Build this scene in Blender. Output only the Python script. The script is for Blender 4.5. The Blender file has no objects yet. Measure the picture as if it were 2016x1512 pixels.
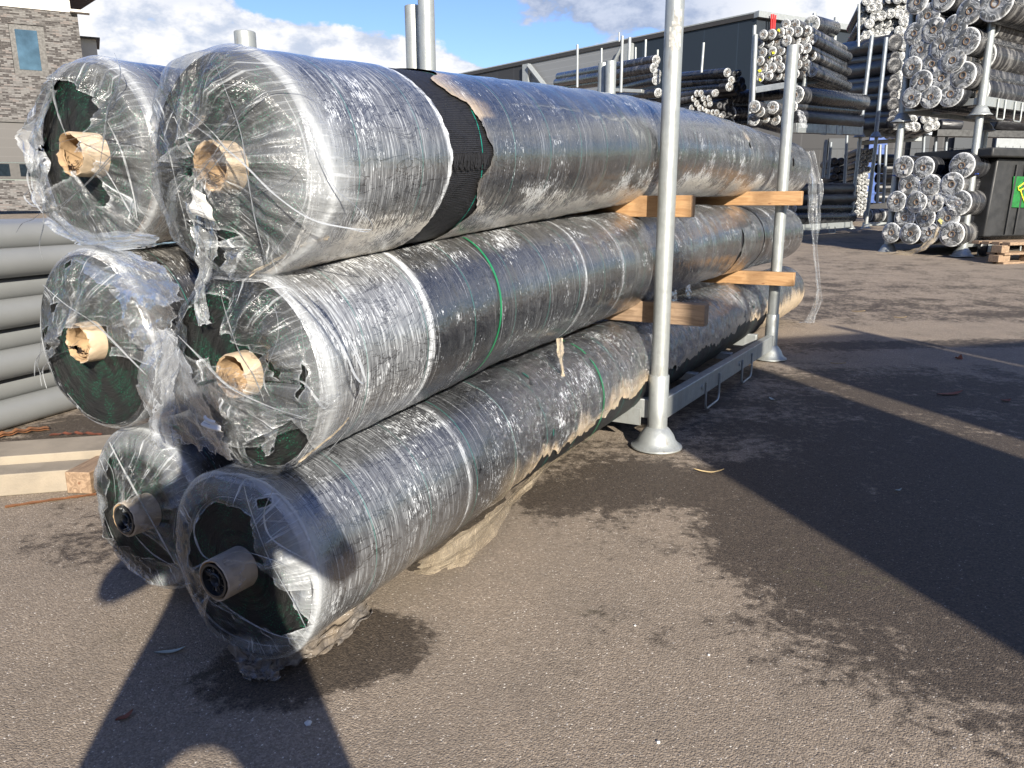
import bpy, bmesh, math, random
import numpy as np
from mathutils import Vector, Matrix
random.seed(7); rng = np.random.default_rng(11)
S = bpy.context.scene; COL = S.collection
PI = math.pi; R_ = math.radians

# ------------------------------------------------------------------ camera
F = 1513.; CX, CY = 1008., 756.; CAMZ = 1.25
_nad = np.array([17., 6449., F]); _up = -_nad/np.linalg.norm(_nad)
_y = np.array([0, 0, 1.]) - _up*_up[2]; _y /= np.linalg.norm(_y)
_x = np.cross(_y, _up); _x = _x if _x[0] > 0 else -_x
RM = np.array([_x, _y, _up])            # image frame (right, down, forward) -> world
CAM = np.array([0, 0, CAMZ])
cd = bpy.data.cameras.new('camera'); cam = bpy.data.objects.new('camera', cd); COL.objects.link(cam)
r, u, b = RM@np.array([1, 0, 0.]), RM@np.array([0, -1, 0.]), RM@np.array([0, 0, -1.])
cam.matrix_world = Matrix(((r[0], u[0], b[0], 0), (r[1], u[1], b[1], 0), (r[2], u[2], b[2], CAMZ), (0, 0, 0, 1)))
cd.sensor_width = 36; cd.lens = F/2016*36; cd.clip_start = .02; cd.clip_end = 2000
S.camera = cam; S.render.resolution_x = 1024; S.render.resolution_y = 768

# ------------------------------------------------------------------ sun and exposure
AZ, EL = -16.5, 22.3                    # where the shadows go, how high the sun stands
SUN, SKY, EXPO = 5.0, .060, 1.12
S.view_settings.view_transform = 'Standard'; S.view_settings.look = 'None'
S.view_settings.exposure = EXPO; S.view_settings.gamma = 1
sl = bpy.data.lights.new('sun', 'SUN'); sl.energy = SUN; sl.angle = R_(.53); sl.color = (1, .915, .79)
so = bpy.data.objects.new('sun', sl); COL.objects.link(so)
sdir = Vector((math.sin(R_(AZ))*math.cos(R_(EL)), math.cos(R_(AZ))*math.cos(R_(EL)), -math.sin(R_(EL))))
so.rotation_euler = sdir.to_track_quat('-Z', 'Y').to_euler()

# ------------------------------------------------------------------ node helpers
class NT:
    def __init__(s, tree): s.t = tree; s.n = tree.nodes; s.l = tree.links
    def node(s, typ, **kw):
        n = s.n.new(typ)
        for k, v in kw.items():
            if k.startswith('i_'): s.put(n.inputs[k[2:].replace('_', ' ')], v)
            else: setattr(n, k, v)
        return n
    def put(s, sock, v):
        if hasattr(v, 'is_output') or hasattr(v, 'links'): s.l.new(v, sock)
        elif isinstance(v, (tuple, list)): sock.default_value = tuple(v) if len(v) != 3 or sock.type == 'VECTOR' else (*v, 1)
        else: sock.default_value = v
    def m(s, op, a, b=0., c=0., clamp=False):
        n = s.n.new('ShaderNodeMath'); n.operation = op; n.use_clamp = clamp
        for i, v in enumerate((a, b, c)): s.put(n.inputs[i], v)
        return n.outputs[0]
    def vm(s, op, a, b=(0, 0, 0)):
        n = s.n.new('ShaderNodeVectorMath'); n.operation = op
        s.put(n.inputs[0], a); s.put(n.inputs[1], b)
        return n.outputs['Value'] if op in ('DOT_PRODUCT', 'DISTANCE', 'LENGTH') else n.outputs[0]
    def noise(s, vec, scale, detail=4, rough=.5, dist=0., out=0):
        n = s.n.new('ShaderNodeTexNoise'); s.put(n.inputs['Vector'], vec)
        n.inputs['Scale'].default_value = scale; n.inputs['Detail'].default_value = detail
        n.inputs['Roughness'].default_value = rough; n.inputs['Distortion'].default_value = dist
        return n.outputs[out]
    def voro(s, vec, scale, feature='F1', out='Distance'):
        n = s.n.new('ShaderNodeTexVoronoi'); n.feature = feature; s.put(n.inputs['Vector'], vec); n.inputs['Scale'].default_value = scale
        return n.outputs[out]
    def white(s, v):
        n = s.n.new('ShaderNodeTexWhiteNoise'); n.noise_dimensions = '1D'; s.put(n.inputs['W'], v); return n.outputs['Value']
    def ramp(s, fac, lo, hi, a=0., b=1., smooth=True):
        n = s.n.new('ShaderNodeMapRange'); n.interpolation_type = 'SMOOTHSTEP' if smooth else 'LINEAR'
        s.put(n.inputs['Value'], fac); s.put(n.inputs['From Min'], lo); s.put(n.inputs['From Max'], hi)
        s.put(n.inputs['To Min'], a); s.put(n.inputs['To Max'], b); return n.outputs[0]
    def mix(s, f, a, b):
        n = s.n.new('ShaderNodeMix'); n.data_type = 'RGBA'; s.put(n.inputs[0], f); s.put(n.inputs[6], a); s.put(n.inputs[7], b); return n.outputs[2]
    def xyz(s, x, y, z=0.):
        n = s.n.new('ShaderNodeCombineXYZ'); s.put(n.inputs[0], x); s.put(n.inputs[1], y); s.put(n.inputs[2], z); return n.outputs[0]
    def sep(s, v):
        n = s.n.new('ShaderNodeSeparateXYZ'); s.put(n.inputs[0], v); return n.outputs
    def bump(s, h, strength=.5, dist=.01, normal=None):
        n = s.n.new('ShaderNodeBump'); s.put(n.inputs['Height'], h); s.put(n.inputs['Strength'], strength); n.inputs['Distance'].default_value = dist
        if normal is not None: s.put(n.inputs['Normal'], normal)
        return n.outputs[0]
    def attr(s, name, out='Fac'):
        n = s.n.new('ShaderNodeAttribute'); n.attribute_name = name; return n.outputs[out]
    def obj(s): return s.n.new('ShaderNodeTexCoord').outputs['Object']
    def pos(s): return s.n.new('ShaderNodeNewGeometry').outputs['Position']
    def uv(s):
        n = s.n.new('ShaderNodeUVMap'); n.uv_map = 'UVMap'; return n.outputs[0]
    def pbsdf(s, col, rough=.5, **kw):
        n = s.n.new('ShaderNodeBsdfPrincipled'); s.put(n.inputs['Base Color'], col); s.put(n.inputs['Roughness'], rough)
        for k, v in kw.items(): s.put(n.inputs[k.replace('_', ' ')], v)
        return n
    def out(s, sh):
        o = s.n.new('ShaderNodeOutputMaterial'); s.l.new(sh.outputs[0] if hasattr(sh, 'outputs') else sh, o.inputs[0])

def mat(name):
    m = bpy.data.materials.new(name); m.use_nodes = True; m.node_tree.nodes.clear(); return m, NT(m.node_tree)

def simple(name, col, rough=.5, var=.25, scale=6., bump=.15, bscale=60., **kw):
    m, t = mat(name); p = t.obj(); n = t.noise(p, scale, 5, .6)
    c2 = tuple(c*(1-var) for c in col); c3 = tuple(min(1, c*(1+var)) for c in col)
    c = t.mix(t.ramp(n, .3, .7), c2, c3)
    bs = t.pbsdf(c, t.ramp(t.noise(p, scale*2, 3), .3, .7, rough*.85, min(1, rough*1.15)), Normal=t.bump(t.noise(p, bscale, 3), bump, .004), **kw)
    t.out(bs); return m

# ------------------------------------------------------------------ world: sky with clouds
W = bpy.data.worlds.new('World'); S.world = W; W.use_nodes = True; W.node_tree.nodes.clear(); t = NT(W.node_tree)
sky = t.node('ShaderNodeTexSky'); sky.sky_type = 'NISHITA'; sky.sun_disc = False; sky.sun_elevation = R_(EL); sky.sun_rotation = R_(180+AZ)
sky.air_density = 1.0; sky.dust_density = .6; sky.ozone_density = 3.5
g = t.n.new('ShaderNodeTexCoord').outputs['Generated']
gx, gy, gz_ = t.sep(g)
pv = t.xyz(t.m('MULTIPLY', t.m('ARCTAN2', gx, gy), 4.2), t.m('MULTIPLY', t.m('ARCSINE', gz_), 7.), 3.3)
n1 = t.noise(pv, 1.6, 9, .55, .2); n2 = t.noise(pv, 4.2, 8, .6)
def blob(cx_, cy_, rx, ry, amp):      # cumulus placed by direction: azimuth and elevation in radians
    az = t.m('ARCTAN2', gx, gy); el = t.m('ARCSINE', gz_)
    dx = t.m('DIVIDE', t.m('SUBTRACT', az, cx_), rx); dy = t.m('DIVIDE', t.m('SUBTRACT', el, cy_), ry)
    q = t.m('SQRT', t.m('ADD', t.m('MULTIPLY', dx, dx), t.m('MULTIPLY', dy, dy)))
    return t.ramp(q, 1.35, .0, 0., amp)
dens = t.m('ADD', t.m('MULTIPLY', t.m('SUBTRACT', n1, .5), 1.6), t.m('MULTIPLY', t.m('SUBTRACT', n2, .5), 1.0))
for bl in ((-.43, .165, .17, .055, 1.0), (-.26, .15, .14, .07, 1.0), (-.13, .14, .12, .055, .95), (-.02, .13, .07, .03, .5), (-.45, .235, .16, .035, .95), (.20, .235, .26, .06, 1.0), (.42, .20, .22, .07, .9), (.12, .16, .10, .03, .4), (.7, .25, .3, .15, .9),
           (-.16, .235, .15, .03, -.9), (-.05, .155, .05, .03, .5), (-.02, .17, .07, .025, -.6), (.2, .125, .12, .02, -.5), (-.9, .5, .5, .2, .5), (1.6, .4, .8, .3, .5), (2.6, .3, .8, .25, .6), (0, .8, 1.2, .5, -.5)):
    dens = t.m('ADD', dens, blob(*bl))
cov = t.ramp(dens, .26, .44)
shade = t.ramp(t.m('ADD', t.m('MULTIPLY', t.m('SUBTRACT', n2, .5), 2.6), t.m('MULTIPLY', t.m('SUBTRACT', dens, .6), .6)), -.45, .35)
up_dark = t.m('ADD', blob(-.42, .245, .18, .035, 1.1), blob(.10, .225, .20, .06, 1.3))
ccol = t.mix(shade, (4.6, 5.2, 6.4), (8.3, 8.3, 8.5))
ccol = t.mix(t.m('MINIMUM', up_dark, .9), ccol, t.mix(shade, (2.6, 3.3, 4.9), (4.6, 5.2, 6.6)))
skyc = t.n.new('ShaderNodeHueSaturation'); t.put(skyc.inputs['Color'], sky.outputs[0]); skyc.inputs['Hue'].default_value = .517; skyc.inputs['Saturation'].default_value = 1.12; skyc.inputs['Value'].default_value = 1.45
bg = t.node('ShaderNodeBackground'); t.put(bg.inputs[0], t.mix(cov, skyc.outputs[0], ccol)); bg.inputs[1].default_value = SKY
wo = t.node('ShaderNodeOutputWorld'); t.l.new(bg.outputs[0], wo.inputs[0])

# ------------------------------------------------------------------ coordinates
A29 = R_(29.); D = np.array([math.sin(A29), math.cos(A29), 0]); P = np.array([math.cos(A29), -math.sin(A29), 0]); Z = np.array([0, 0, 1.])
def gh(y): return .03*float(np.logaddexp(0, (y-8.5)*2))/2      # the yard rises gently beyond the stack
def ray(px, py):
    d = RM@np.array([px-CX, py-CY, F]); return d/np.linalg.norm(d)
def gnd(px, py, z=None):
    d = ray(px, py); k = (0-CAMZ)/d[2] if d[2] < 0 else 60.
    if z is not None: return CAM+d*(z-CAMZ)/d[2]
    for _ in range(80): k = .5*k+.5*(gh(k*d[1])-CAMZ)/d[2]
    return CAM+k*d
def atY(px, py, Y): d = ray(px, py); return CAM+d*(Y/d[1])
def hit(px, py, o, n): d = ray(px, py); n = np.asarray(n); return CAM+d*(np.dot(np.asarray(o)-CAM, n)/np.dot(d, n))
P1 = gnd(1292, 882)
def Wp(s, c, z): return P1+s*D+c*P+z*Z
def at_s(px, py, s): return hit(px, py, P1+s*D, D)            # on the plane across the rolls at s
def at_c(px, py, c): return hit(px, py, P1+c*P, P)
def s_of(px, py, c=-.048): return float((at_c(px, py, c)-P1)@D)

# ------------------------------------------------------------------ mesh helpers
class MB:
    def __init__(s): s.v = []; s.f = []; s.mi = []; s.uvs = None
    def add(s, vs, fs, mi=0):
        o = len(s.v); s.v += [tuple(map(float, p)) for p in vs]; s.f += [tuple(i+o for i in f) for f in fs]; s.mi += [mi]*len(fs); return s
    def box(s, c, size, ax=None, mi=0):            # centre, full size, axes rows
        c = np.asarray(c, float); h = np.asarray(size, float)/2; ax = np.eye(3) if ax is None else np.asarray(ax, float)
        vs = [c+sx*h[0]*ax[0]+sy*h[1]*ax[1]+sz*h[2]*ax[2] for sx in (-1, 1) for sy in (-1, 1) for sz in (-1, 1)]
        return s.add(vs, [(0, 1, 3, 2), (4, 6, 7, 5), (0, 4, 5, 1), (2, 3, 7, 6), (0, 2, 6, 4), (1, 5, 7, 3)], mi)
    def tube(s, pts, rad, n=16, cap=True, mi=0, flat=1.):
        pts = [np.asarray(p, float) for p in pts]; rad = [rad]*len(pts) if np.isscalar(rad) else rad
        vs = []; prev = None
        for i, p in enumerate(pts):
            d = pts[min(i+1, len(pts)-1)]-pts[max(i-1, 0)]; d = d/(np.linalg.norm(d)+1e-12)
            if prev is None:
                a = np.array([0, 0, 1.]) if abs(d[2]) < .9 else np.array([1., 0, 0]); e1 = np.cross(d, a)
            else: e1 = prev-d*np.dot(prev, d)
            e1 /= np.linalg.norm(e1)+1e-12; e2 = np.cross(d, e1); prev = e1
            for k in range(n):
                a = 2*PI*k/n; vs.append(p+rad[i]*(math.cos(a)*e1+flat*math.sin(a)*e2))
        fs = [(i*n+k, i*n+(k+1) % n, (i+1)*n+(k+1) % n, (i+1)*n+k) for i in range(len(pts)-1) for k in range(n)]
        if cap: fs += [tuple(range(n))[::-1], tuple((len(pts)-1)*n+k for k in range(n))]
        return s.add(vs, fs, mi)
    def lathe(s, o, prof, ax=None, n=32, mi=0):     # profile (radius, height) about ax[2]
        o = np.asarray(o, float); ax = np.eye(3) if ax is None else np.asarray(ax, float)
        vs = [o+r*(math.cos(2*PI*k/n)*ax[0]+math.sin(2*PI*k/n)*ax[1])+h*ax[2] for r, h in prof for k in range(n)]
        fs = [(i*n+k, i*n+(k+1) % n, (i+1)*n+(k+1) % n, (i+1)*n+k) for i in range(len(prof)-1) for k in range(n)]
        return s.add(vs, fs, mi)
    def grid(s, pts, mi=0):                        # pts [n][m] of points
        n, m = len(pts), len(pts[0])
        return s.add([p for row in pts for p in row], [(i*m+j, i*m+j+1, (i+1)*m+j+1, (i+1)*m+j) for i in range(n-1) for j in range(m-1)], mi)
    def build(s, name, mats, parent=None, smooth=True, bevel=0., origin=None, ang=35):
        me = bpy.data.meshes.new(name); v = np.array(s.v)
        o = np.array(origin, float) if origin is not None else (np.array(parent['_o']) if parent is not None and '_o' in parent else np.zeros(3))
        me.from_pydata((v-o).tolist(), [], s.f)
        for m in (mats if isinstance(mats, (list, tuple)) else [mats]): me.materials.append(m)
        me.polygons.foreach_set('material_index', s.mi)
        if smooth:
            me.polygons.foreach_set('use_smooth', [True]*len(s.f))
            try: me.set_sharp_from_angle(angle=R_(ang))
            except Exception: pass
        ob = bpy.data.objects.new(name, me); COL.objects.link(ob)
        ob['_o'] = [float(a) for a in o]
        if parent is not None: ob.parent = parent
        else: ob.location = o
        if bevel:
            bm = bmesh.new(); bm.from_mesh(me); bmesh.ops.bevel(bm, geom=bm.edges[:], offset=bevel, segments=2, affect='EDGES', profile=.5); bm.to_mesh(me); bm.free()
        me.update(); return ob

def thing(name, label, cat, loc, group=None):
    o = bpy.data.objects.new(name, None); COL.objects.link(o); o.location = tuple(map(float, loc)); o['_o'] = [float(a) for a in loc]
    o['label'] = label; o['category'] = cat; o.empty_display_size = .05
    if group: o['group'] = group
    return o
def tag(o, label=None, cat=None, group=None, kind=None):
    for k, v in (('label', label), ('category', cat), ('group', group), ('kind', kind)):
        if v: o[k] = v
    return o
def fattr(ob, name, arr):
    a = ob.data.attributes.new(name, 'FLOAT', 'POINT'); a.data.foreach_set('value', np.asarray(arr, np.float32).ravel())
def set_uv(ob, uvv):                               # per-vertex uv
    me = ob.data; l = me.uv_layers.new(name='UVMap'); idx = np.zeros(len(me.loops), np.int32); me.loops.foreach_get('vertex_index', idx)
    l.data.foreach_set('uv', np.asarray(uvv, np.float32)[idx].ravel())
def vnoise(x, seed=0, per=None):                   # smooth 1D value noise
    x = np.asarray(x, float); i = np.floor(x).astype(int); f = x-i; f = f*f*(3-2*f)
    def h(k):
        if per: k = k % per
        return np.modf(np.abs(np.sin(k*127.1+seed*311.7)*43758.5453))[0]
    return h(i)*(1-f)+h(i+1)*f
def v2(x, y, seed=0):
    x = np.asarray(x, float); y = np.asarray(y, float); i = np.floor(x); j = np.floor(y); f = x-i; k = y-j; f = f*f*(3-2*f); k = k*k*(3-2*k)
    h = lambda a, b: np.modf(np.abs(np.sin(a*127.1+b*269.5+seed*74.7)*43758.5453))[0]
    return (h(i, j)*(1-f)+h(i+1, j)*f)*(1-k)+(h(i, j+1)*(1-f)+h(i+1, j+1)*f)*k
def lerp(a, b, f): return np.asarray(a)*(1-f)+np.asarray(b)*f

# ------------------------------------------------------------------ materials
def wrap_material():                     # stretch film wound in bands over black cloth
    m, t = mat('stretch_wrap'); uv = t.uv(); u_, v_, _ = t.sep(uv)
    wob = t.noise(uv, 2.2, 3); rid = t.attr('rid')
    w = t.m('ADD', t.m('ADD', u_, t.m('MULTIPLY', v_, .05)), t.m('MULTIPLY', wob, .05)); w = t.m('ADD', w, t.m('MULTIPLY', rid, 3.7))
    bt = t.m('DIVIDE', w, .19); bid = t.m('FLOOR', bt); fr = t.m('FRACT', bt)
    br = t.white(bid)
    bt2 = t.m('DIVIDE', t.m('ADD', w, .031), .113); fr2 = t.m('FRACT', bt2); br2 = t.white(t.m('ADD', t.m('FLOOR', bt2), 40.))
    line = t.m('MAXIMUM', t.ramp(fr, .0, .022, 1, 0), t.m('MULTIPLY', t.ramp(fr2, .0, .03, 1, 0), .5))
    line = t.m('MULTIPLY', line, t.ramp(t.noise(uv, 3.1, 2), .35, .6))
    su = t.m('ADD', u_, t.m('ADD', t.m('MULTIPLY', v_, .06), t.m('MULTIPLY', t.noise(uv, 9, 2), .012)))
    s1 = t.noise(t.xyz(su, t.m('MULTIPLY', v_, .035), rid), 330, 3, .65)
    s2 = t.noise(t.xyz(su, t.m('MULTIPLY', v_, .06), t.m('ADD', rid, 4.)), 120, 4, .65)
    s3 = t.noise(t.xyz(su, t.m('MULTIPLY', v_, .25), t.m('ADD', rid, 9.)), 14, 4, .65)
    crk = t.noise(t.xyz(u_, v_, rid), 26, 5, .65, 1.2); crk2 = t.noise(t.xyz(u_, t.m('MULTIPLY', v_, .5), rid), 75, 4, .6, .8)
    crum = t.attr('crumple'); hz = t.attr('haze'); dust = t.attr('dust')
    stk = t.ramp(s1, .52, .72); stk2 = t.ramp(s2, .5, .72)
    H = t.m('ADD', t.m('ADD', t.m('MULTIPLY', stk, .07), t.m('MULTIPLY', stk2, .05)), t.m('MULTIPLY', t.m('ADD', br, br2), .006))
    H = t.m('MULTIPLY', t.m('MULTIPLY', H, t.ramp(s3, .35, .62, .25, 1.5)), t.ramp(t.m('MULTIPLY', t.m('ADD', br, br2), .5), .15, .85, .25, 2.2))
    zone = t.ramp(hz, .0, .12, .4, 1.1); H = t.m('MULTIPLY', H, zone)
    # powdery dried marks, painted denser where sun and ground light brighten the film
    fine = t.noise(t.xyz(su, t.m('MULTIPLY', v_, .16), t.m('ADD', rid, 2.)), 230, 4, .7); reg = t.m('ADD', t.noise(t.xyz(u_, v_, rid), 5.5, 5, .65), t.m('MULTIPLY', dust, .42))
    pw = t.ramp(t.m('ADD', t.m('MULTIPLY', t.m('SUBTRACT', fine, .5), 1.1), t.m('SUBTRACT', reg, .67)), .0, .06)
    H = t.m('ADD', H, t.m('MULTIPLY', pw, .8))
    H = t.m('ADD', t.m('ADD', H, t.m('MULTIPLY', hz, t.m('ADD', t.ramp(s3, .3, .65, .30, .62), t.m('ADD', t.m('MULTIPLY', stk, 2.), t.m('MULTIPLY', stk2, 1.6))))), t.m('MULTIPLY', line, .34))
    H = t.m('ADD', H, t.m('MULTIPLY', crum, t.ramp(crk, .56, .66, 0, .22)), clamp=True)
    thr = t.m('ABSOLUTE', t.m('SUBTRACT', t.m('FRACT', t.m('DIVIDE', t.m('ADD', u_, t.m('MULTIPLY', wob, .004)), .262)), .5))
    thr = t.m('MULTIPLY', t.ramp(thr, .0035, .0075, 1, 0), t.ramp(s2, .3, .5, .3, .8))
    fold = t.noise(t.xyz(t.m('MULTIPLY', u_, .45), v_, rid), 16, 5, .62, 1.4)     # wrinkles of the cloth beneath
    fl = t.ramp(t.m('ABSOLUTE', t.m('SUBTRACT', fold, .5)), .0, .022, 1, 0); H = t.m('MULTIPLY', H, t.m('SUBTRACT', 1., t.m('MULTIPLY', fl, .7)))
    blk = t.mix(t.ramp(t.m('ABSOLUTE', t.m('SUBTRACT', fold, .5)), .0, .03), (.004, .004, .005), (.017, .018, .021))
    col = t.mix(thr, blk, (.01, .16, .13))
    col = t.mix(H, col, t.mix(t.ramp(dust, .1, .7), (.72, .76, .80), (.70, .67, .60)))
    dm = t.m('MULTIPLY', dust, t.ramp(t.noise(t.xyz(u_, t.m('MULTIPLY', v_, .25), rid), 60, 5, .75), .42, .6, .12, 1))  # dust that also carries painted sun sheen and ground light on lower sides
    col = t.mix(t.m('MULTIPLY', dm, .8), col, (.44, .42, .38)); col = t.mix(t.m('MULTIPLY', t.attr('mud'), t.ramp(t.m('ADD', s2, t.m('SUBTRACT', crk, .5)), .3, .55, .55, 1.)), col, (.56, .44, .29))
    br_ = t.m('MULTIPLY', t.attr('rust'), t.ramp(s2, .35, .6)); col = t.mix(br_, col, (.30, .15, .05))
    h = t.m('ADD', t.m('MULTIPLY', s1, .5), t.m('MULTIPLY', s2, 1.))
    n = t.bump(h, t.ramp(hz, .0, .12, .35, .9), .0018)
    rdg = t.m('ABSOLUTE', t.m('SUBTRACT', t.noise(t.xyz(u_, t.m('MULTIPLY', v_, .8), rid), 38, 5, .6, 1.5), .5)); rdg2 = t.m('ABSOLUTE', t.m('SUBTRACT', t.noise(t.xyz(su, t.m('MULTIPLY', v_, .3), rid), 85, 4, .6, .6), .5))
    n = t.bump(t.m('ADD', t.m('MULTIPLY', rdg, 2.4), t.m('ADD', t.m('MULTIPLY', rdg2, .8), crk)), t.m('MULTIPLY', crum, 1.), .0085, n)
    n = t.bump(t.m('ADD', rdg2, t.m('MULTIPLY', crk2, .5)), .30, .010, n)
    n = t.bump(t.m('ADD', fold, line), .22, .005, n)
    rough = t.m('ADD', .075, t.m('ADD', t.m('MULTIPLY', H, .22), t.m('MULTIPLY', t.m('ADD', dm, t.attr('mud')), .35)), clamp=True)
    p = t.pbsdf(col, rough, Normal=n, IOR=2.2, Coat_Weight=.3, Coat_Roughness=.05)
    gap = t.m('ADD', t.attr('gap'), t.m('MULTIPLY', t.m('SUBTRACT', t.noise(uv, 38, 4), .5), .028))
    tr = t.node('ShaderNodeBsdfTransparent'); mx = t.node('ShaderNodeMixShader')
    t.put(mx.inputs[0], t.m('GREATER_THAN', gap, 0.)); t.l.new(p.outputs[0], mx.inputs[1]); t.l.new(tr.outputs[0], mx.inputs[2]); t.out(mx)
    return m

def film_material(name, tint, base, streak, crink=.6, fres=.22, dirt=0.):   # loose clear film: part see-through
    m, t = mat(name); uv = t.uv(); u_, v_, _ = t.sep(uv)
    a = t.noise(t.xyz(u_, t.m('MULTIPLY', v_, .05)), 140, 4, .62); a2 = t.noise(t.xyz(u_, t.m('MULTIPLY', v_, .12)), 26, 4, .6, .3)
    b_ = t.noise(uv, 13, 5, .6, 1.0); c_ = t.noise(uv, 48, 4, .6, 1.2)
    st = t.m('MULTIPLY', t.ramp(a, .53, .66), t.ramp(a2, .42, .62, .12, 1))
    dg = t.noise(t.xyz(t.m('ADD', u_, t.m('MULTIPLY', v_, .9)), t.m('MULTIPLY', t.m('SUBTRACT', v_, t.m('MULTIPLY', u_, .9)), .07)), 75, 4, .62); pt = t.noise(uv, 4.5, 3)
    st = t.m('ADD', t.m('MULTIPLY', st, t.ramp(pt, .42, .58, .1, 1.1)), t.m('MULTIPLY', t.ramp(dg, .57, .72), t.ramp(pt, .6, .42, .0, .7)))
    ck = t.ramp(t.m('ABSOLUTE', t.m('SUBTRACT', b_, .5)), .0, .02, 1, 0)
    al = t.m('ADD', t.m('ADD', base, t.m('MULTIPLY', st, streak)), t.m('MULTIPLY', ck, .22*crink))
    al = t.m('ADD', al, t.m('MULTIPLY', t.ramp(a2, .58, .8), streak*.6))
    al = t.m('ADD', al, t.attr('thick'), clamp=True)
    sd = t.m('ADD', t.attr('hole'), t.m('MULTIPLY', t.m('SUBTRACT', c_, .5), .010))
    al = t.m('ADD', al, t.ramp(sd, -.006, -.001, 0, .22), clamp=True)
    kp = t.m('SUBTRACT', 1., t.attr('vanish'), clamp=True); al = t.m('MULTIPLY', al, kp)
    n = t.bump(t.m('ADD', t.m('MULTIPLY', a, .35), t.m('ADD', t.m('MULTIPLY', b_, .9*crink), t.m('MULTIPLY', c_, .45*crink))), .8, .014)
    col = t.mix(t.ramp(b_, .3, .7), tint, tuple(c*.85 for c in tint))
    if dirt: col = t.mix(t.ramp(t.noise(uv, 7, 4), .4, .65, 0, dirt), col, (.33, .25, .16))
    p = t.pbsdf(col, .24, Normal=n); tl = t.node('ShaderNodeBsdfTranslucent'); t.put(tl.inputs[0], col)
    q = t.node('ShaderNodeMixShader'); q.inputs[0].default_value = .3; t.l.new(p.outputs[0], q.inputs[1]); t.l.new(tl.outputs[0], q.inputs[2])
    tr = t.node('ShaderNodeBsdfTransparent'); mx = t.node('ShaderNodeMixShader'); t.put(mx.inputs[0], al); t.l.new(tr.outputs[0], mx.inputs[1]); t.l.new(q.outputs[0], mx.inputs[2])
    gl = t.node('ShaderNodeBsdfGlossy'); gl.inputs['Roughness'].default_value = .11; t.put(gl.inputs['Normal'], n); t.put(gl.inputs['Color'], (.95, .97, 1))
    lw = t.node('ShaderNodeLayerWeight'); lw.inputs[0].default_value = fres; t.put(lw.inputs['Normal'], n)
    m2 = t.node('ShaderNodeMixShader'); t.put(m2.inputs[0], t.m('MULTIPLY', t.m('MINIMUM', lw.outputs['Fresnel'], .5), kp)); t.l.new(mx.outputs[0], m2.inputs[1]); t.l.new(gl.outputs[0], m2.inputs[2])
    m3 = t.node('ShaderNodeMixShader'); t.put(m3.inputs[0], t.m('GREATER_THAN', sd, 0.)); t.l.new(m2.outputs[0], m3.inputs[1]); t.l.new(tr.outputs[0], m3.inputs[2]); t.out(m3)
    return m

def cloth_material():
    m, t = mat('black_ground_cloth'); uv = t.uv(); u_, v_, _ = t.sep(uv)
    rib = t.m('SINE', t.m('MULTIPLY', t.m('ADD', v_, t.m('MULTIPLY', t.noise(uv, 12, 2), .006)), 1050.)); wv = t.noise(t.xyz(u_, t.m('MULTIPLY', v_, 4.)), 160, 3)
    thr = t.ramp(t.m('ABSOLUTE', t.m('SUBTRACT', t.m('FRACT', t.m('DIVIDE', t.m('ADD', u_, t.m('MULTIPLY', t.noise(uv, 3), .02)), .262)), .77)), .005, .009, 1, 0)
    col = t.mix(t.ramp(rib, -.5, .8), (.005, .005, .006), (.020, .020, .022)); col = t.mix(thr, col, (.0, .25, .19)); wr = t.noise(t.xyz(t.m('MULTIPLY', u_, .6), v_), 14, 4, .6, .8); col = t.mix(t.ramp(t.m('ABSOLUTE', t.m('SUBTRACT', wr, .5)), 0, .02, .8, 0), col, (.002, .002, .002))
    p = t.pbsdf(col, .55, Normal=t.bump(wr, .6, .02, t.bump(t.m('ADD', rib, t.m('MULTIPLY', wv, 1.5)), .4, .002))); t.out(p); return m

def end_cloth_material():                # wound edges: fine rings, green fibres catching light
    m, t = mat('wound_cloth_edge'); uv = t.uv(); u_, v_, _ = t.sep(uv)      # u = angle*R, v = radius
    rv = t.m('ADD', v_, t.m('MULTIPLY', t.noise(t.xyz(u_, t.m('MULTIPLY', v_, 3.)), 9, 4), .012))
    ring = t.noise(t.xyz(t.m('MULTIPLY', u_, .04), rv), 330, 3, .7); gr = t.noise(uv, 190, 3, .7); blot = t.noise(uv, 11, 3)
    green = t.m('MULTIPLY', t.ramp(gr, .575, .64), t.ramp(blot, .44, .56))
    col = t.mix(t.ramp(ring, .35, .7), (.002, .0025, .0025), (.016, .017, .016)); col = t.mix(green, col, (.0, .34, .17))
    sp = t.ramp(t.noise(uv, 420, 2), .68, .78); col = t.mix(t.m('MULTIPLY', sp, .4), col, (.25, .27, .25))
    p = t.pbsdf(col, .42, Normal=t.bump(t.m('ADD', ring, t.m('MULTIPLY', gr, 1.1)), 1., .010)); t.out(p); return m

def wood_material(name, c1, c2, scale=1.):
    m, t = mat(name); p = t.obj(); x, y, z = t.sep(p)
    rg = t.noise(t.xyz(t.m('MULTIPLY', x, .12), t.m('MULTIPLY', y, 1.), z), 34*scale, 5, .6, 1.6); bl = t.noise(p, 3.5, 4)
    col = t.mix(t.ramp(rg, .35, .68), c1, c2); col = t.mix(t.ramp(bl, .52, .7, 0, .45), col, (.10, .055, .025))
    kn = t.voro(t.xyz(x, t.m('MULTIPLY', y, 2.4), t.m('MULTIPLY', z, 2.4)), 6.5); col = t.mix(t.ramp(kn, .05, .12, .8, 0), col, (.13, .05, .02))
    sp = t.ramp(t.noise(p, 120, 2), .6, .8); col = t.mix(t.m('MULTIPLY', sp, .25), col, (.04, .03, .02))
    t.out(t.pbsdf(col, .7, Normal=t.bump(rg, .5, .004))); return m

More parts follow.
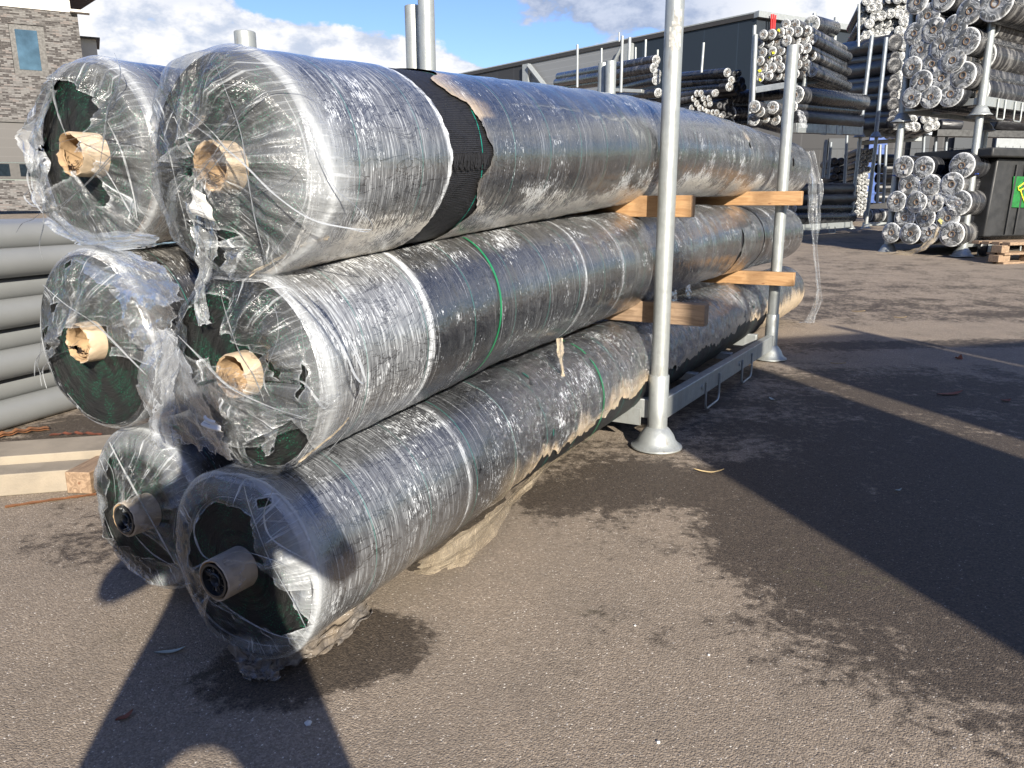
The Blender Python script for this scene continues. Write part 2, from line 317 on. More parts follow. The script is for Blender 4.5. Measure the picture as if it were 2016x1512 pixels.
def galv_material(name, col=(.36, .385, .385), stain=.5):
    m, t = mat(name); p = t.obj(); sp = t.voro(p, 42, out='Color'); r_, g_, b_ = t.sep(sp); n = t.noise(p, 8, 5, .65); x, y, z = t.sep(p)
    stn = t.noise(t.xyz(t.m('MULTIPLY', x, 6.), t.m('MULTIPLY', y, 6.), z), 5, 5, .7)
    c = t.mix(t.m('MULTIPLY', r_, .5), col, tuple(a*.82 for a in col)); c = t.mix(t.ramp(n, .45, .7, 0, stain), c, tuple(a*.6 for a in col))
    c = t.mix(t.ramp(stn, .56, .72, 0, stain), c, (.22, .19, .15)); c = t.mix(t.ramp(t.noise(p, 30, 5, .75), .64, .72, 0, .6), c, (.17, .15, .13)); c = t.mix(t.m('MULTIPLY', t.ramp(t.noise(t.xyz(t.m('MULTIPLY', x, 9.), t.m('MULTIPLY', y, 9.), t.m('MULTIPLY', z, .5)), 6, 4, .7), .55, .7), .35), c, (.55, .57, .57))
    t.out(t.pbsdf(c, t.ramp(n, .3, .7, .36, .6), Metallic=.55, Normal=t.bump(t.m('ADD', n, t.m('MULTIPLY', g_, .2)), .18, .006))); return m

def asphalt_material():
    m, t = mat('worn_asphalt'); p = t.pos(); x, y, z = t.sep(p); q = t.xyz(x, y, 0.)
    big = t.noise(q, .55, 6, .62, .4); mid = t.noise(q, 2.6, 6, .68, .5); fine = t.noise(q, 19, 5, .7)
    ag = t.voro(q, 185); agc = t.sep(t.voro(q, 185, out='Color'))[0]; ag2 = t.voro(q, 330); agc2 = t.sep(t.voro(q, 330, out='Color'))[1]
    def spot(cx_, cy_, rx, ry, a, rot=0.):
        c, s = math.cos(rot), math.sin(rot); dx = t.m('SUBTRACT', x, cx_); dy = t.m('SUBTRACT', y, cy_)
        ux = t.m('DIVIDE', t.m('ADD', t.m('MULTIPLY', dx, c), t.m('MULTIPLY', dy, s)), rx); uy = t.m('DIVIDE', t.m('SUBTRACT', t.m('MULTIPLY', dy, c), t.m('MULTIPLY', dx, s)), ry)
        return t.ramp(t.m('ADD', t.m('MULTIPLY', ux, ux), t.m('MULTIPLY', uy, uy)), 2.2, .0, 0, a)
    wet = t.m('ADD', t.m('MULTIPLY', t.m('SUBTRACT', big, .5), 1.5), t.m('MULTIPLY', t.m('SUBTRACT', mid, .5), 2.4))
    wet = t.m('ADD', wet, t.m('MULTIPLY', t.m('SUBTRACT', fine, .5), 2.5))
    for a in SPOTS: wet = t.m('ADD', wet, spot(*a))  # damp patches, plus painted darkening of the shadowed ground at right
    wf = t.ramp(wet, .0, .62)
    dry = t.mix(agc, (.205, .162, .120), (.37, .305, .235)); dry = t.mix(t.m('MULTIPLY', agc2, .5), dry, (.10, .088, .074))
    dry = t.mix(t.ramp(t.m('ADD', agc, agc2), 1.82, 1.9), dry, (.75, .70, .62)); dry = t.mix(t.ramp(mid, .3, .75, 0, .4), dry, (.13, .112, .092))
    wet_shade_c = t.mix(agc, (.035, .028, .022), (.095, .075, .056)); wet_shade_c = t.mix(t.ramp(t.m('ADD', agc, agc2), 1.87, 1.95), wet_shade_c, (.35, .34, .32))
    col = t.mix(wf, dry, wet_shade_c)
    col = t.mix(t.ramp(spot(-1.15, 1.35, .25, .12, 1.), .2, 1, 0, .55), col, (.035, .026, .015))
    col = t.mix(t.m('MULTIPLY', t.ramp(t.noise(q, 1.3, 3), .58, .68, 0, .4), t.ramp(fine, .5, .6)), col, (.09, .08, .045))
    n = t.bump(t.m('SUBTRACT', t.m('MULTIPLY', mid, .2), t.m('ADD', ag, t.m('MULTIPLY', ag2, .5))), .5, .0045)
    t.out(t.pbsdf(col, t.ramp(wf, 0, 1, .92, .72), Normal=n, **{'Specular_IOR_Level': .35})); return m

def brick_material():
    m, t = mat('mottled_brick'); uv = t.uv()
    br = t.node('ShaderNodeTexBrick'); t.put(br.inputs['Vector'], uv); br.inputs['Scale'].default_value = 1.
    for k, v in (('Brick Width', .24), ('Row Height', .068), ('Mortar Size', .007), ('Mortar Smooth', .3), ('Bias', 0.)): br.inputs[k].default_value = v
    br.inputs['Color1'].default_value = (0, 0, 0, 1); br.inputs['Color2'].default_value = (1, 1, 1, 1); br.inputs['Mortar'].default_value = (.5, .5, .5, 1)
    u_, v_, _ = t.sep(uv); row = t.m('FLOOR', t.m('DIVIDE', v_, .068)); cell = t.xyz(t.m('FLOOR', t.m('ADD', t.m('DIVIDE', u_, .24), t.m('MULTIPLY', t.m('MODULO', row, 2.), .5))), row)
    wn = t.n.new('ShaderNodeTexWhiteNoise'); wn.noise_dimensions = '2D'; t.put(wn.inputs['Vector'], cell); rv = wn.outputs['Value']
    sm = t.noise(t.xyz(t.m('MULTIPLY', u_, .5), v_), 8.5, 4, .7)
    k = t.m('ADD', t.m('MULTIPLY', rv, .6), t.m('MULTIPLY', sm, .6))
    c = t.mix(t.ramp(k, .35, .8), (.030, .027, .026), (.15, .147, .143)); c = t.mix(t.ramp(rv, .9, .93, 0, .25), c, (.13, .07, .05))
    c = t.mix(br.outputs['Fac'], c, (.11, .10, .095)); t.out(t.pbsdf(c, .85, Normal=t.bump(t.m('SUBTRACT', 1., br.outputs['Fac']), .6, .02))); return m

def panel_material(name, c, seam=2.2, horiz=False):
    m, t = mat(name); uv = t.uv(); u_, v_, _ = t.sep(uv); a = v_ if horiz else u_
    ln = t.ramp(t.m('ABSOLUTE', t.m('SUBTRACT', t.m('FRACT', t.m('DIVIDE', a, seam)), .5)), .008, .016, 1, 0)
    idr = t.white(t.m('FLOOR', t.m('ADD', t.m('DIVIDE', a, seam), .5)))
    col = t.mix(t.m('MULTIPLY', idr, .25), c, tuple(x*.8 for x in c)); col = t.mix(t.m('MULTIPLY', ln, .6), col, tuple(x*2.2 for x in c))
    t.out(t.pbsdf(col, .55, Normal=t.bump(t.noise(uv, 3, 3), .05, .01))); return m

def bg_film_material():                  # wrapped far rolls: grey film, streaks along and around
    m, t = mat('far_wrap'); uv = t.uv(); u_, v_, _ = t.sep(uv)
    oi = t.n.new('ShaderNodeObjectInfo').outputs['Random']
    b1 = t.noise(t.xyz(u_, t.m('MULTIPLY', v_, .15), t.m('MULTIPLY', oi, 30.)), 9, 5, .65); b2 = t.noise(t.xyz(t.m('MULTIPLY', u_, .4), v_, t.m('MULTIPLY', oi, 9.)), 14, 4, .6, 1.)
    H = t.m('MULTIPLY', t.m('ADD', t.ramp(b1, .45, .72, .03, .5), t.ramp(b2, .58, .72, 0, .35), clamp=True), t.ramp(oi, 0, 1, .25, 1.2))
    band = t.ramp(t.m('ABSOLUTE', t.m('SUBTRACT', t.m('FRACT', t.m('ADD', t.m('MULTIPLY', u_, .38), oi)), .5)), .035, .045, 1, 0)
    H = t.m('MULTIPLY', H, t.m('SUBTRACT', 1., t.m('MULTIPLY', band, .9)))
    col = t.mix(H, (.013, .014, .017), t.mix(oi, (.34, .35, .36), (.30, .29, .27)))
    t.out(t.pbsdf(col, t.ramp(b1, .3, .7, .18, .35), Normal=t.bump(t.m('ADD', b1, b2), .5, .008))); return m
def bg_end_material():                   # far roll ends under tight clear film
    m, t = mat('far_wrap_end'); uv = t.uv(); u_, v_, _ = t.sep(uv); oi = t.n.new('ShaderNodeObjectInfo').outputs['Random']
    w3 = t.xyz(u_, v_, t.m('MULTIPLY', oi, 40.)); n = t.noise(w3, 1.5, 2, .5, 1.5); n2 = t.noise(w3, 1.5, 3, .5, 1.2)
    st = t.ramp(t.m('ABSOLUTE', t.m('SUBTRACT', n, .5)), .0, .022, 1, 0)
    H = t.m('ADD', t.m('MULTIPLY', st, .7), t.ramp(n2, .46, .7, .08, .55), clamp=True)
    r = t.m('SQRT', t.m('ADD', t.m('MULTIPLY', u_, u_), t.m('MULTIPLY', v_, v_))); H = t.m('ADD', H, t.ramp(r, .84, .95, 0, .75), clamp=True)
    col = t.mix(H, (.035, .038, .04), (.66, .68, .68)); col = t.mix(t.ramp(t.noise(w3, 2), .5, .7, 0, .25), col, t.mix(oi, (.35, .35, .36), (.30, .25, .18)))
    t.out(t.pbsdf(col, .25, Normal=t.bump(t.m('ADD', n, n2), .6, .022))); return m
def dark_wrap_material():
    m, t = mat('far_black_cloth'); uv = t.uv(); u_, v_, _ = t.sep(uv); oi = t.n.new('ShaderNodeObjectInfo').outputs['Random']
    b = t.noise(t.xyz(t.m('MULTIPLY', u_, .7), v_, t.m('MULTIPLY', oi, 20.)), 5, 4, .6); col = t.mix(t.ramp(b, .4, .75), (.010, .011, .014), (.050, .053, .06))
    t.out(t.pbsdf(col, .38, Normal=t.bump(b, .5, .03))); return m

M = {}
SPOTS = [(-.57, 1.95, .31, .20, 1.9, .45), (.85, 3.0, .65, .55, .62, 0.), (1.3, 2.3, .55, .6, .5, 0.), (-.2, 2.4, 1.1, .45, -.50, .5), (.3, 1.3, 1.1, .5, -.5, 0.),
         (-1.5, 1.9, .7, .6, -.6, 0.), (-1.2, 2.75, .55, .3, .75, 0.), (2.0, 1.9, .7, .9, -.1, 0.), (2.6, 4.2, 1.8, 1.4, .6, 0.), (2.2, 2.9, 1.2, .8, .62, 0.), (1.9, 2.2, .8, .5, .5, 0.), (.9, 1.15, .8, .4, .25, .3), (3.3, 6.2, 1.2, .28, -.4, .15), (4.0, 7.6, 2.2, .4, -.45, .1),  # the broad spots at right deepen the long shadows through the ground colour
         (4.0, 6.9, 1.6, .22, .75, .1), (5, 9.2, 3.0, .8, .35, 0.), (.35, 3.4, .4, .45, .45, 0.), (1.1, 1.45, .45, .2, .5, 0.), (-2.1, 4.1, 1.0, .55, .7, .2), (5., 11., 5., .9, .15, 0.), (-12, 20, 9, 14, -.9, 0.)]
M['wrap'] = wrap_material(); M['cloth'] = cloth_material(); M['edge'] = end_cloth_material()
M['film'] = film_material('clear_film', (.70, .74, .77), .02, .78, .55); M['film_dirty'] = film_material('grimy_film', (.66, .56, .41), .36, .5, 1.0, .14, .4)
M['film_grey'] = film_material('muddy_film', (.22, .20, .18), .72, .2, 1.0, .18, .5); M['film_strand'] = film_material('gathered_film', (.62, .65, .67), .38, .5, .4)
M['film_drape'] = film_material('draped_film', (.55, .58, .62), .16, .6, .4, .10)
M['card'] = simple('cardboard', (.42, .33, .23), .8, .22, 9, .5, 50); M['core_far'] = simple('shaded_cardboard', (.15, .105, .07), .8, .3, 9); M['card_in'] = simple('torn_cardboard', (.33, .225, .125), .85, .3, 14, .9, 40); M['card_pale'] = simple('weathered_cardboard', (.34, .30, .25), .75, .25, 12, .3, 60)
M['plug'] = simple('black_plastic', (.018, .02, .022), .4, .3, 8, .1)
M['green'] = simple('green_strap', (.012, .18, .07), .4, .2, 10, .1); M['paper'] = simple('paper_label', (.60, .60, .58), .6, .06, 10, .05); M['ink'] = simple('printed_ink', (.05, .05, .06), .6, .1)
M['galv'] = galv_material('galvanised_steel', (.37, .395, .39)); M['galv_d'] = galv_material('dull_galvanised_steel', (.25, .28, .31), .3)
M['wood'] = wood_material('sawn_pine', (.30, .165, .07), (.43, .26, .125)); M['wood_o'] = wood_material('weathered_timber', (.18, .12, .075), (.32, .225, .145)); M['wood_dk'] = wood_material('dark_strip', (.20, .085, .035), (.34, .15, .06))
M['asphalt'] = asphalt_material()
M['conc'] = simple('pale_concrete', (.25, .215, .165), .85, .15, 5, .35, 120); M['pvc'] = simple('grey_plastic_pipe', (.19, .198, .196), .42, .06, 2, .03, 20); M['pvc_in'] = simple('pipe_bore', (.06, .065, .07), .7)
M['brick'] = brick_material(); M['white'] = simple('white_render', (.55, .53, .49), .7, .08, 2, .05); M['frame'] = simple('grey_frame', (.032, .03, .028), .5, .1); M['soffit'] = simple('brown_soffit', (.075, .05, .035), .6, .2, 2); M['gold'] = simple('tan_trim', (.36, .27, .14), .5, .1)
M['shutter'] = panel_material('grey_shutter', (.055, .052, .050), .4, True); M['panel'] = panel_material('anthracite_panel', (.012, .019, .028), 2.6); M['panel_l'] = panel_material('grey_panel', (.17, .18, .19), .5, True); M['panel_b'] = panel_material('brown_panel', (.028, .028, .029), 2.2)
M['trim'] = simple('pale_trim', (.22, .24, .25), .5, .1); M['blue'] = simple('blue_frame', (.006, .05, .22), .4, .1)
M['glass'] = simple('window_glass', (.07, .12, .155), .04, .3, 1.2, .02, 3, Metallic=.85); M['glass_d'] = simple('dark_glass', (.012, .018, .024), .06, .2)
M['bgw'] = bg_film_material(); M['bge'] = bg_end_material(); M['bgd'] = dark_wrap_material(); M['red'] = simple('red_paint', (.55, .02, .02), .5, .1)
M['yellow'] = simple('yellow_sticker', (.72, .68, .04), .5, .1); M['yellow_paper'] = simple('yellow_paper', (.80, .76, .30), .6, .08, 6, .4); M['bin'] = simple('black_bin_plastic', (.020, .021, .022), .55, .25, 3, .12, 30); M['bin_green'] = simple('green_panel', (.008, .13, .025), .55, .25, 10, .1)
M['leaf'] = simple('dry_leaf', (.55, .42, .22), .6, .2, 20, .2); M['leaf_g'] = simple('pale_leaf', (.42, .47, .42), .6, .15, 20, .2); M['leaf_r'] = simple('brown_leaf', (.20, .065, .035), .7, .2, 20, .2)
M['skin'] = simple('skin', (.5, .3, .22), .6, .05); M['coat'] = simple('dark_coat', (.03, .035, .05), .8, .1); M['blue_strap'] = simple('blue_strap', (.01, .07, .45), .5, .1)

# ------------------------------------------------------------------ ground: one sheet to the horizon
def build_ground():
    ys = np.concatenate([np.linspace(-30, 6, 10), np.linspace(7, 14, 29), np.linspace(15, 60, 19), [80, 120, 200, 400, 900]]); xs = np.array([-700, -200, -60, -20, -8, 0, 8, 20, 60, 200, 700.])
    m = MB(); m.grid([[(x, y, gh(y) if y < 70 else gh(70)) for x in xs] for y in ys]); o = m.build('ground', M['asphalt'], ang=180); o['kind'] = 'structure'
build_ground()

# ------------------------------------------------------------------ the six big rolls
KN = np.array([-2.8, -1.3, 0, 1.5, 3, 4.4])
ROLLS = {
 'T': dict(c=-.318, R=.271, z=[1.305, 1.416, 1.506, 1.562, 1.575, 1.58], s0=-2.374, s1=4.78),
 'M': dict(c=-.309, R=.261, z=[.802, .917, .948, .979, .962, .943], s0=-2.386, s1=4.62),
 'B': dict(c=-.309, R=.258, z=[.315, .376, .387, .372, .367, .33], s0=-2.455, s1=5.05),
 'T2': dict(c=-.935, R=.262, z=[1.365, 1.43, 1.50, 1.55, 1.56, 1.57], s0=-2.302, s1=4.2),
 'M2': dict(c=-.955, R=.262, z=[.835, .92, .955, .98, .97, .95], s0=-2.368, s1=4.2),
 'B2': dict(c=-.880, R=.262, z=[.30, .36, .385, .37, .37, .35], s0=-2.31, s1=4.3)}
for k, v in ROLLS.items(): v['zf'] = (lambda s, v=v: np.interp(s, KN, v['z']))
_fine = np.linspace(-3, 5.6, 173)
def smooth_z(v):
    zz = np.interp(_fine, KN, v['z']); k = np.hanning(23); k /= k.sum(); zz = np.convolve(np.pad(zz, 11, mode='reflect', reflect_type='odd'), k, 'valid'); v['zf'] = lambda s: np.interp(s, _fine, zz)
for v in ROLLS.values(): smooth_z(v)
STACK = [('T', 'M'), ('M', 'B'), ('T2', 'M2'), ('M2', 'B2')]
def zclamp(key, s):
    lo, hi = -9., 9.
    for a, b in STACK:
        A, B = ROLLS[a], ROLLS[b]; za, zb = A['zf'](s), B['zf'](s); mid = ((za-A['R'])+(zb+B['R']))/2; pen = (zb+B['R'])-(za-A['R'])
        if pen > 0:
            if key == a: lo = max(lo, mid+.001)
            if key == b: hi = min(hi, mid-.001)
    return lo, hi
SREF = {'T': 1., 'M': 2., 'B': 3., 'T2': 4., 'M2': 5., 'B2': 6.}

def skin_grid(key, rad, ss, nphi=144):
    v = ROLLS[key]; ph = np.linspace(-PI/2-.9, 3*PI/2-.9, nphi+1); out = np.zeros((len(ss), nphi+1, 3))
    for i, s in enumerate(ss):
        rr = rad[i] if hasattr(rad, '__len__') else rad
        z = v['zf'](s); lo, hi = zclamp(key, s)
        x = rr*np.cos(ph); y = rr*np.sin(ph)+z; y = np.clip(y, lo+max(0, v['R']-np.max(rr))*.6, hi-max(0, v['R']-np.max(rr))*.6); y = np.maximum(y, .012)
        out[i] = P1+s*D+x[:, None]*P+y[:, None]*Z+v['c']*P
    return ph, out

def sdpoly(pts, poly):                  # signed distance, positive inside
    pts = np.asarray(pts); poly = np.asarray(poly); n = len(poly); d = np.full(len(pts), 1e9); ins = np.zeros(len(pts), bool)
    for i in range(n):
        a, b_ = poly[i], poly[(i+1) % n]; e = b_-a; w = pts-a; tt = np.clip((w@e)/(e@e+1e-12), 0, 1); d = np.minimum(d, np.linalg.norm(w-tt[:, None]*e, axis=1))
        c = ((a[1] > pts[:, 1]) != (b_[1] > pts[:, 1])); xx = (b_[0]-a[0])*(pts[:, 1]-a[1])/((b_[1]-a[1])+1e-12)+a[0]; ins ^= c & (pts[:, 0] < xx)
    return np.where(ins, d, -d)

def build_roll(key, label, core_px, core_r, core_len, crumple=None, dust_sheenf=None, hazef=None, gapf=None, rustf=None, mudf=None, amp=.003, plug=False, group=None):
    v = ROLLS[key]; R, s0, s1 = v['R'], v['s0'], v['s1']; root = thing('wrapped_roll', label, 'fabric roll', Wp(s0, v['c'], v['zf'](s0)), 'big film-wrapped rolls stacked in the front stillage')
    # cloth body with the wound end face
    ss = np.linspace(s0, s1, 90); ph, g = skin_grid(key, R-.007, ss, 96)
    me = MB(); me.grid(g[:, :].tolist()); o = me.build('cloth', M['cloth'], root, ang=180)
    set_uv(o, np.stack(np.broadcast_arrays(ss[:, None], ph[None]*R), -1).reshape(-1, 2))
    for e, sg in ((s0, -1), (s1, 1)):
        rr = np.linspace(R-.007, core_r*.96, 26); rows = []; uvs = []
        for j, r_ in enumerate(rr):
            dsp = (vnoise(r_*260, 3+SREF[key])-.5)*.005+(.012*((R-r_)/R)**2*vnoise(r_*30, SREF[key]) if sg < 0 else 0)
            p_, gg = skin_grid(key, r_, [e], 96); rows.append(gg[0]+sg*dsp*D); uvs.append(np.stack([p_*R, np.full_like(p_, r_)], -1))
        me = MB(); me.grid([r_.tolist() for r_ in rows]); o = me.build('wound_face', M['edge'], root, ang=180); set_uv(o, np.concatenate(uvs))
    # film wound around
    n = int((s1-s0+.03)/.0115); ss = np.linspace(s0-.012, s1+.012, n)
    wob = (vnoise(ss*5.3, SREF[key])-.5)*amp*2+(vnoise(ss*17., SREF[key]+3)-.5)*amp*1.0+(np.modf((ss+9)/.19)[0]-.5)*amp*.8
    for k in range(3): wob[k] -= [.012, .005, .001][k]; wob[-1-k] -= [.012, .005, .001][k]
    ph, g = skin_grid(key, R, ss, 150); cen = np.stack([P1+s*D+v['c']*P+v['zf'](s)*Z for s in ss])[:, None]; rd = g-cen; rl = np.linalg.norm(rd, axis=2, keepdims=True)
    SS, PP = np.broadcast_arrays(ss[:, None], ph[None]); cr = crumple(SS, PP) if crumple else np.zeros_like(SS)
    disp = wob[:, None]+(v2(SS*9, PP*2.2, SREF[key])-.5)*amp*1.2+cr*(v2(SS*24, PP*R*26, 5+SREF[key])-.5)*.009+cr*(v2(SS*55, PP*R*50, 8+SREF[key])-.5)*.005
    seam = np.minimum(1, np.minimum(PP-PP[0, 0], PP[0, -1]-PP)*4); g = g+rd/rl*(disp*seam)[..., None]
    me = MB(); me.grid(g.tolist()); o = me.build('film_wrap', M['wrap'], root, ang=180)
    set_uv(o, np.stack([SS, PP*R], -1).reshape(-1, 2)); fattr(o, 'crumple', cr); fattr(o, 'rid', np.full(SS.size, SREF[key]))
    fattr(o, 'dust', dust_sheenf(SS, PP) if dust_sheenf else SS*0); fattr(o, 'haze', hazef(SS, PP) if hazef else SS*0); fattr(o, 'mud', mudf(SS, PP) if mudf else SS*0); fattr(o, 'gap', gapf(SS, PP) if gapf else SS*0-1); fattr(o, 'rust', rustf(SS, PP) if rustf else SS*0)
    # cardboard core
    tip = core_px if len(core_px) == 3 else None; q = Wp(s0, v['c'], v['zf'](s0)); ax = np.array([P, np.cross(D, P)*-1, -D]); ax[1] = Z
    r = core_r; L = core_len; m = MB(); N = 40
    prof = [(r, -.3), (r*1.01, 0), (r, L*.6), (r*.99, L), (r*.93, L+.002), (r*.84, L-.003), (r*.83, L-.02), (r*.83, -.25)]
    vs, fs = [], []
    for i, (rr, hh) in enumerate(prof):
        for k in range(N):
            a = 2*PI*k/N; jj = (vnoise(k*.8, i+9*SREF[key])-.5)*(.012 if not plug else .004)*(1 if i in (3, 4, 5) else .25)
            vs.append(q+(rr*(1+(vnoise(k*.5, 3, 20)-.5)*.05))*(math.cos(a)*P+math.sin(a)*Z)-(hh+jj)*D)
    fs = [(i*N+k, i*N+(k+1) % N, (i+1)*N+(k+1) % N, (i+1)*N+k) for i in range(len(prof)-1) for k in range(N)]
    m.add(vs, fs, 0)
    for i, f in enumerate(m.f):
        if min(f) >= 4*N: m.mi[i] = 1
    core = m.build('cardboard_core', [M['card_pale'] if plug else M['card'], M['card_in']], root, ang=50)
    if not plug:
        w = MB()                            # torn paper plies inside the tube mouth
        for k in range(7):
            a0 = random.uniform(3.4, 5.6); rr = r*random.uniform(.35, .8); pts = [q+rr*(math.cos(a0+da)*P+math.sin(a0+da)*Z)*(1+.06*random.random())-(L-.006-.004*random.random())*D for da in np.linspace(-.6, .6, 7)]
            w.tube(pts, .0022, 6)
        w.lathe(q-(L-.05)*D, [(r*.82, -.04), (r*.5, -.02), (0.002, -.01)], np.array([P, Z, -D]), 20)
        w.build('torn_paper', M['card_in'], core, ang=60)
    if plug:
        w = MB(); axx = np.array([P, Z, -D]); o_ = q-(L-.004)*D
        w.lathe(o_, [(r*.84, .004), (r*.83, .007), (r*.72, .007), (r*.71, .0), (r*.70, -.02)], axx, 36); w.lathe(o_, [(r*.70, -.018), (r*.30, -.018)], axx, 36)
        w.lathe(o_, [(r*.34, -.018), (r*.34, .001), (r*.29, .003), (r*.26, .001), (r*.26, -.03), (.001, -.03)], axx, 28)
        w.lathe(o_, [(r*.56, -.018), (r*.56, -.008), (r*.53, -.006), (r*.52, -.018)], axx, 28)
        for k in range(8):
            a = k*PI/4+.3; d1 = math.cos(a)*P+math.sin(a)*Z; w.box(o_+d1*r*.52+D*.010, (r*.38, .0025, .014), np.array([d1, np.cross(d1, D), D]))
        w.build('core_plug', M['plug'], core, ang=40)
    return root

def face_film(key, root, holes, bulge=.03, tipL=.1, seed=0, name='end_film', thick=None, nphi=300, nr=70, R1=1.0, folds=.012, skirt=.07, puff=None, mat_='film', loose=.05, hs=1.):
    """loose film drawn over the roll end; holes are torn openings given on the face plane"""
    v = ROLLS[key]; R, s0, c = v['R'], v['s0'], v['c']; zc = float(v['zf'](s0)); ph = np.linspace(0, 2*PI, nphi+1); q = np.linspace(0, 1, nr)
    PH, Q = np.meshgrid(ph, q); rs = np.where(Q < .12, 1.0, 1-(Q-.12)/.88*(1-.02)); rs = np.minimum(rs, 1.)
    wv = .5+.5*np.sin(PH*11+3*np.sin(PH*3+seed)+seed*2)
    fold = (vnoise(PH/(2*PI)*34, seed, 34)-.5)*folds*2+(vnoise(PH/(2*PI)*80, seed+4, 80)-.5)*folds*.9
    edge = np.clip((1-rs)/.25, 0, 1); mid = np.sin(np.clip(rs, 0, 1)*PI)
    cone = np.clip(1-(rs-.2)/.8, 0, 1)                                     # 0 at the rim, 1 at the core
    off = .010+bulge*np.sqrt(np.clip(1-rs**2, 0, 1))*(.6+.8*vnoise(PH/(2*PI)*7, seed+9, 7))+tipL*cone**1.25*.85
    off = off+(v2(PH*1.9, rs*2.6, seed+31)-.45)*loose*edge+fold*np.clip(edge, 0, 1)+(v2(PH*6, rs*9, seed)-.5)*.012*edge+(v2(PH*14, rs*22, seed+2)-.5)*.006*edge
    sback = np.where(Q < .12, skirt*(1-Q/.12), 0.)
    rad = R*rs+np.where(Q < .12, .006, .006*(1-edge))+R*(vnoise(PH/(2*PI)*23, seed+1, 23)-.5)*.02*np.where(Q < .12, 1, np.clip(1-edge, 0, 1))
    if puff is not None: a_, b_ = puff(PH, rs); rad = rad+a_; off = off+b_
    s = np.where(Q < .12, s0+sback, s0-off*np.clip((Q-.12)/.08, 0, 1))
    pts = P1+s[..., None]*D+(c+rad*np.cos(PH))[..., None]*P+(zc+rad*np.sin(PH))[..., None]*Z
    lo, hi = zclamp(key, s0); pts[..., 2] = np.clip(pts[..., 2], max(lo-.004, .012), hi+.004)
    m = MB(); m.grid(pts.tolist()); o = m.build(name, M[mat_], root, ang=180)
    fc = np.stack([rad*np.cos(PH), rad*np.sin(PH)], -1).reshape(-1, 2); H = np.full(len(fc), -1.)
    for hp in holes:
        poly = []
        for (px, py) in hp: w = at_s(px, py, s0-.03)-P1; poly.append((w@P-c, w[2]+P1[2]*0-zc))
        poly = np.array(poly); poly = poly.mean(0)+(poly-poly.mean(0))*hs; H = np.maximum(H, sdpoly(fc, poly))
    H = np.where(Q.ravel() < .13, -1, H)
    set_uv(o, np.stack([PH*R*.7, rad+sback], -1).reshape(-1, 2)); fattr(o, 'hole', H)
    th = np.clip(1-np.abs(rs-.985)/.03, 0, 1)*.35+0
    if thick is not None: th = th+thick(PH, rs)
    fattr(o, 'thick', th); fattr(o, 'vanish', np.clip((1-Q/.12)*1.25+(v2(PH*16, Q*0, seed+5)-.5)*.5*(1-Q/.12), 0, 1)*(Q < .12)); return o

def ribbon(m, pts, w, flat=.25, n=8, taper=True):
    """smooth gathered strand through points"""
    pts = np.asarray(pts, float); tt = np.linspace(0, len(pts)-1, max(8, len(pts)*7)); out = []
    for x in tt:
        i = int(min(x, len(pts)-2)); f = x-i; p0, p1, p2, p3 = pts[max(i-1, 0)], pts[i], pts[i+1], pts[min(i+2, len(pts)-1)]
        out.append(.5*((2*p1)+(-p0+p2)*f+(2*p0-5*p1+4*p2-p3)*f*f+(-p0+3*p1-3*p2+p3)*f**3))
    k = len(out); rad = [w*(.55+.7*float(vnoise(i*.35, int(abs(pts[0][0])*997) % 97)))*(min(1, .35+3*min(i, k-1-i)/k) if taper else 1) for i in range(k)]
    m.tube(out, rad, n, flat=flat)
def strands(key, root, lines, name='film_strands', mat_='film_strand', ds=.06):
    m = MB(); s0 = ROLLS[key]['s0']
    for ln in lines:
        w = ln[0]; off = ln[2] if len(ln) > 2 else ds; offs = off if hasattr(off, '__len__') else [off]*len(ln[1])
        ribbon(m, [at_s(px, py, s0-o_) for (px, py), o_ in zip(ln[1], offs)], w*.62, .16)
    o = m.build(name, M[mat_], root, ang=80); vv = np.array(m.v); set_uv(o, np.stack([vv@P, vv[:, 2]], -1)); fattr(o, 'hole', np.full(len(vv), -1.)); fattr(o, 'thick', np.full(len(vv), .1)); return o

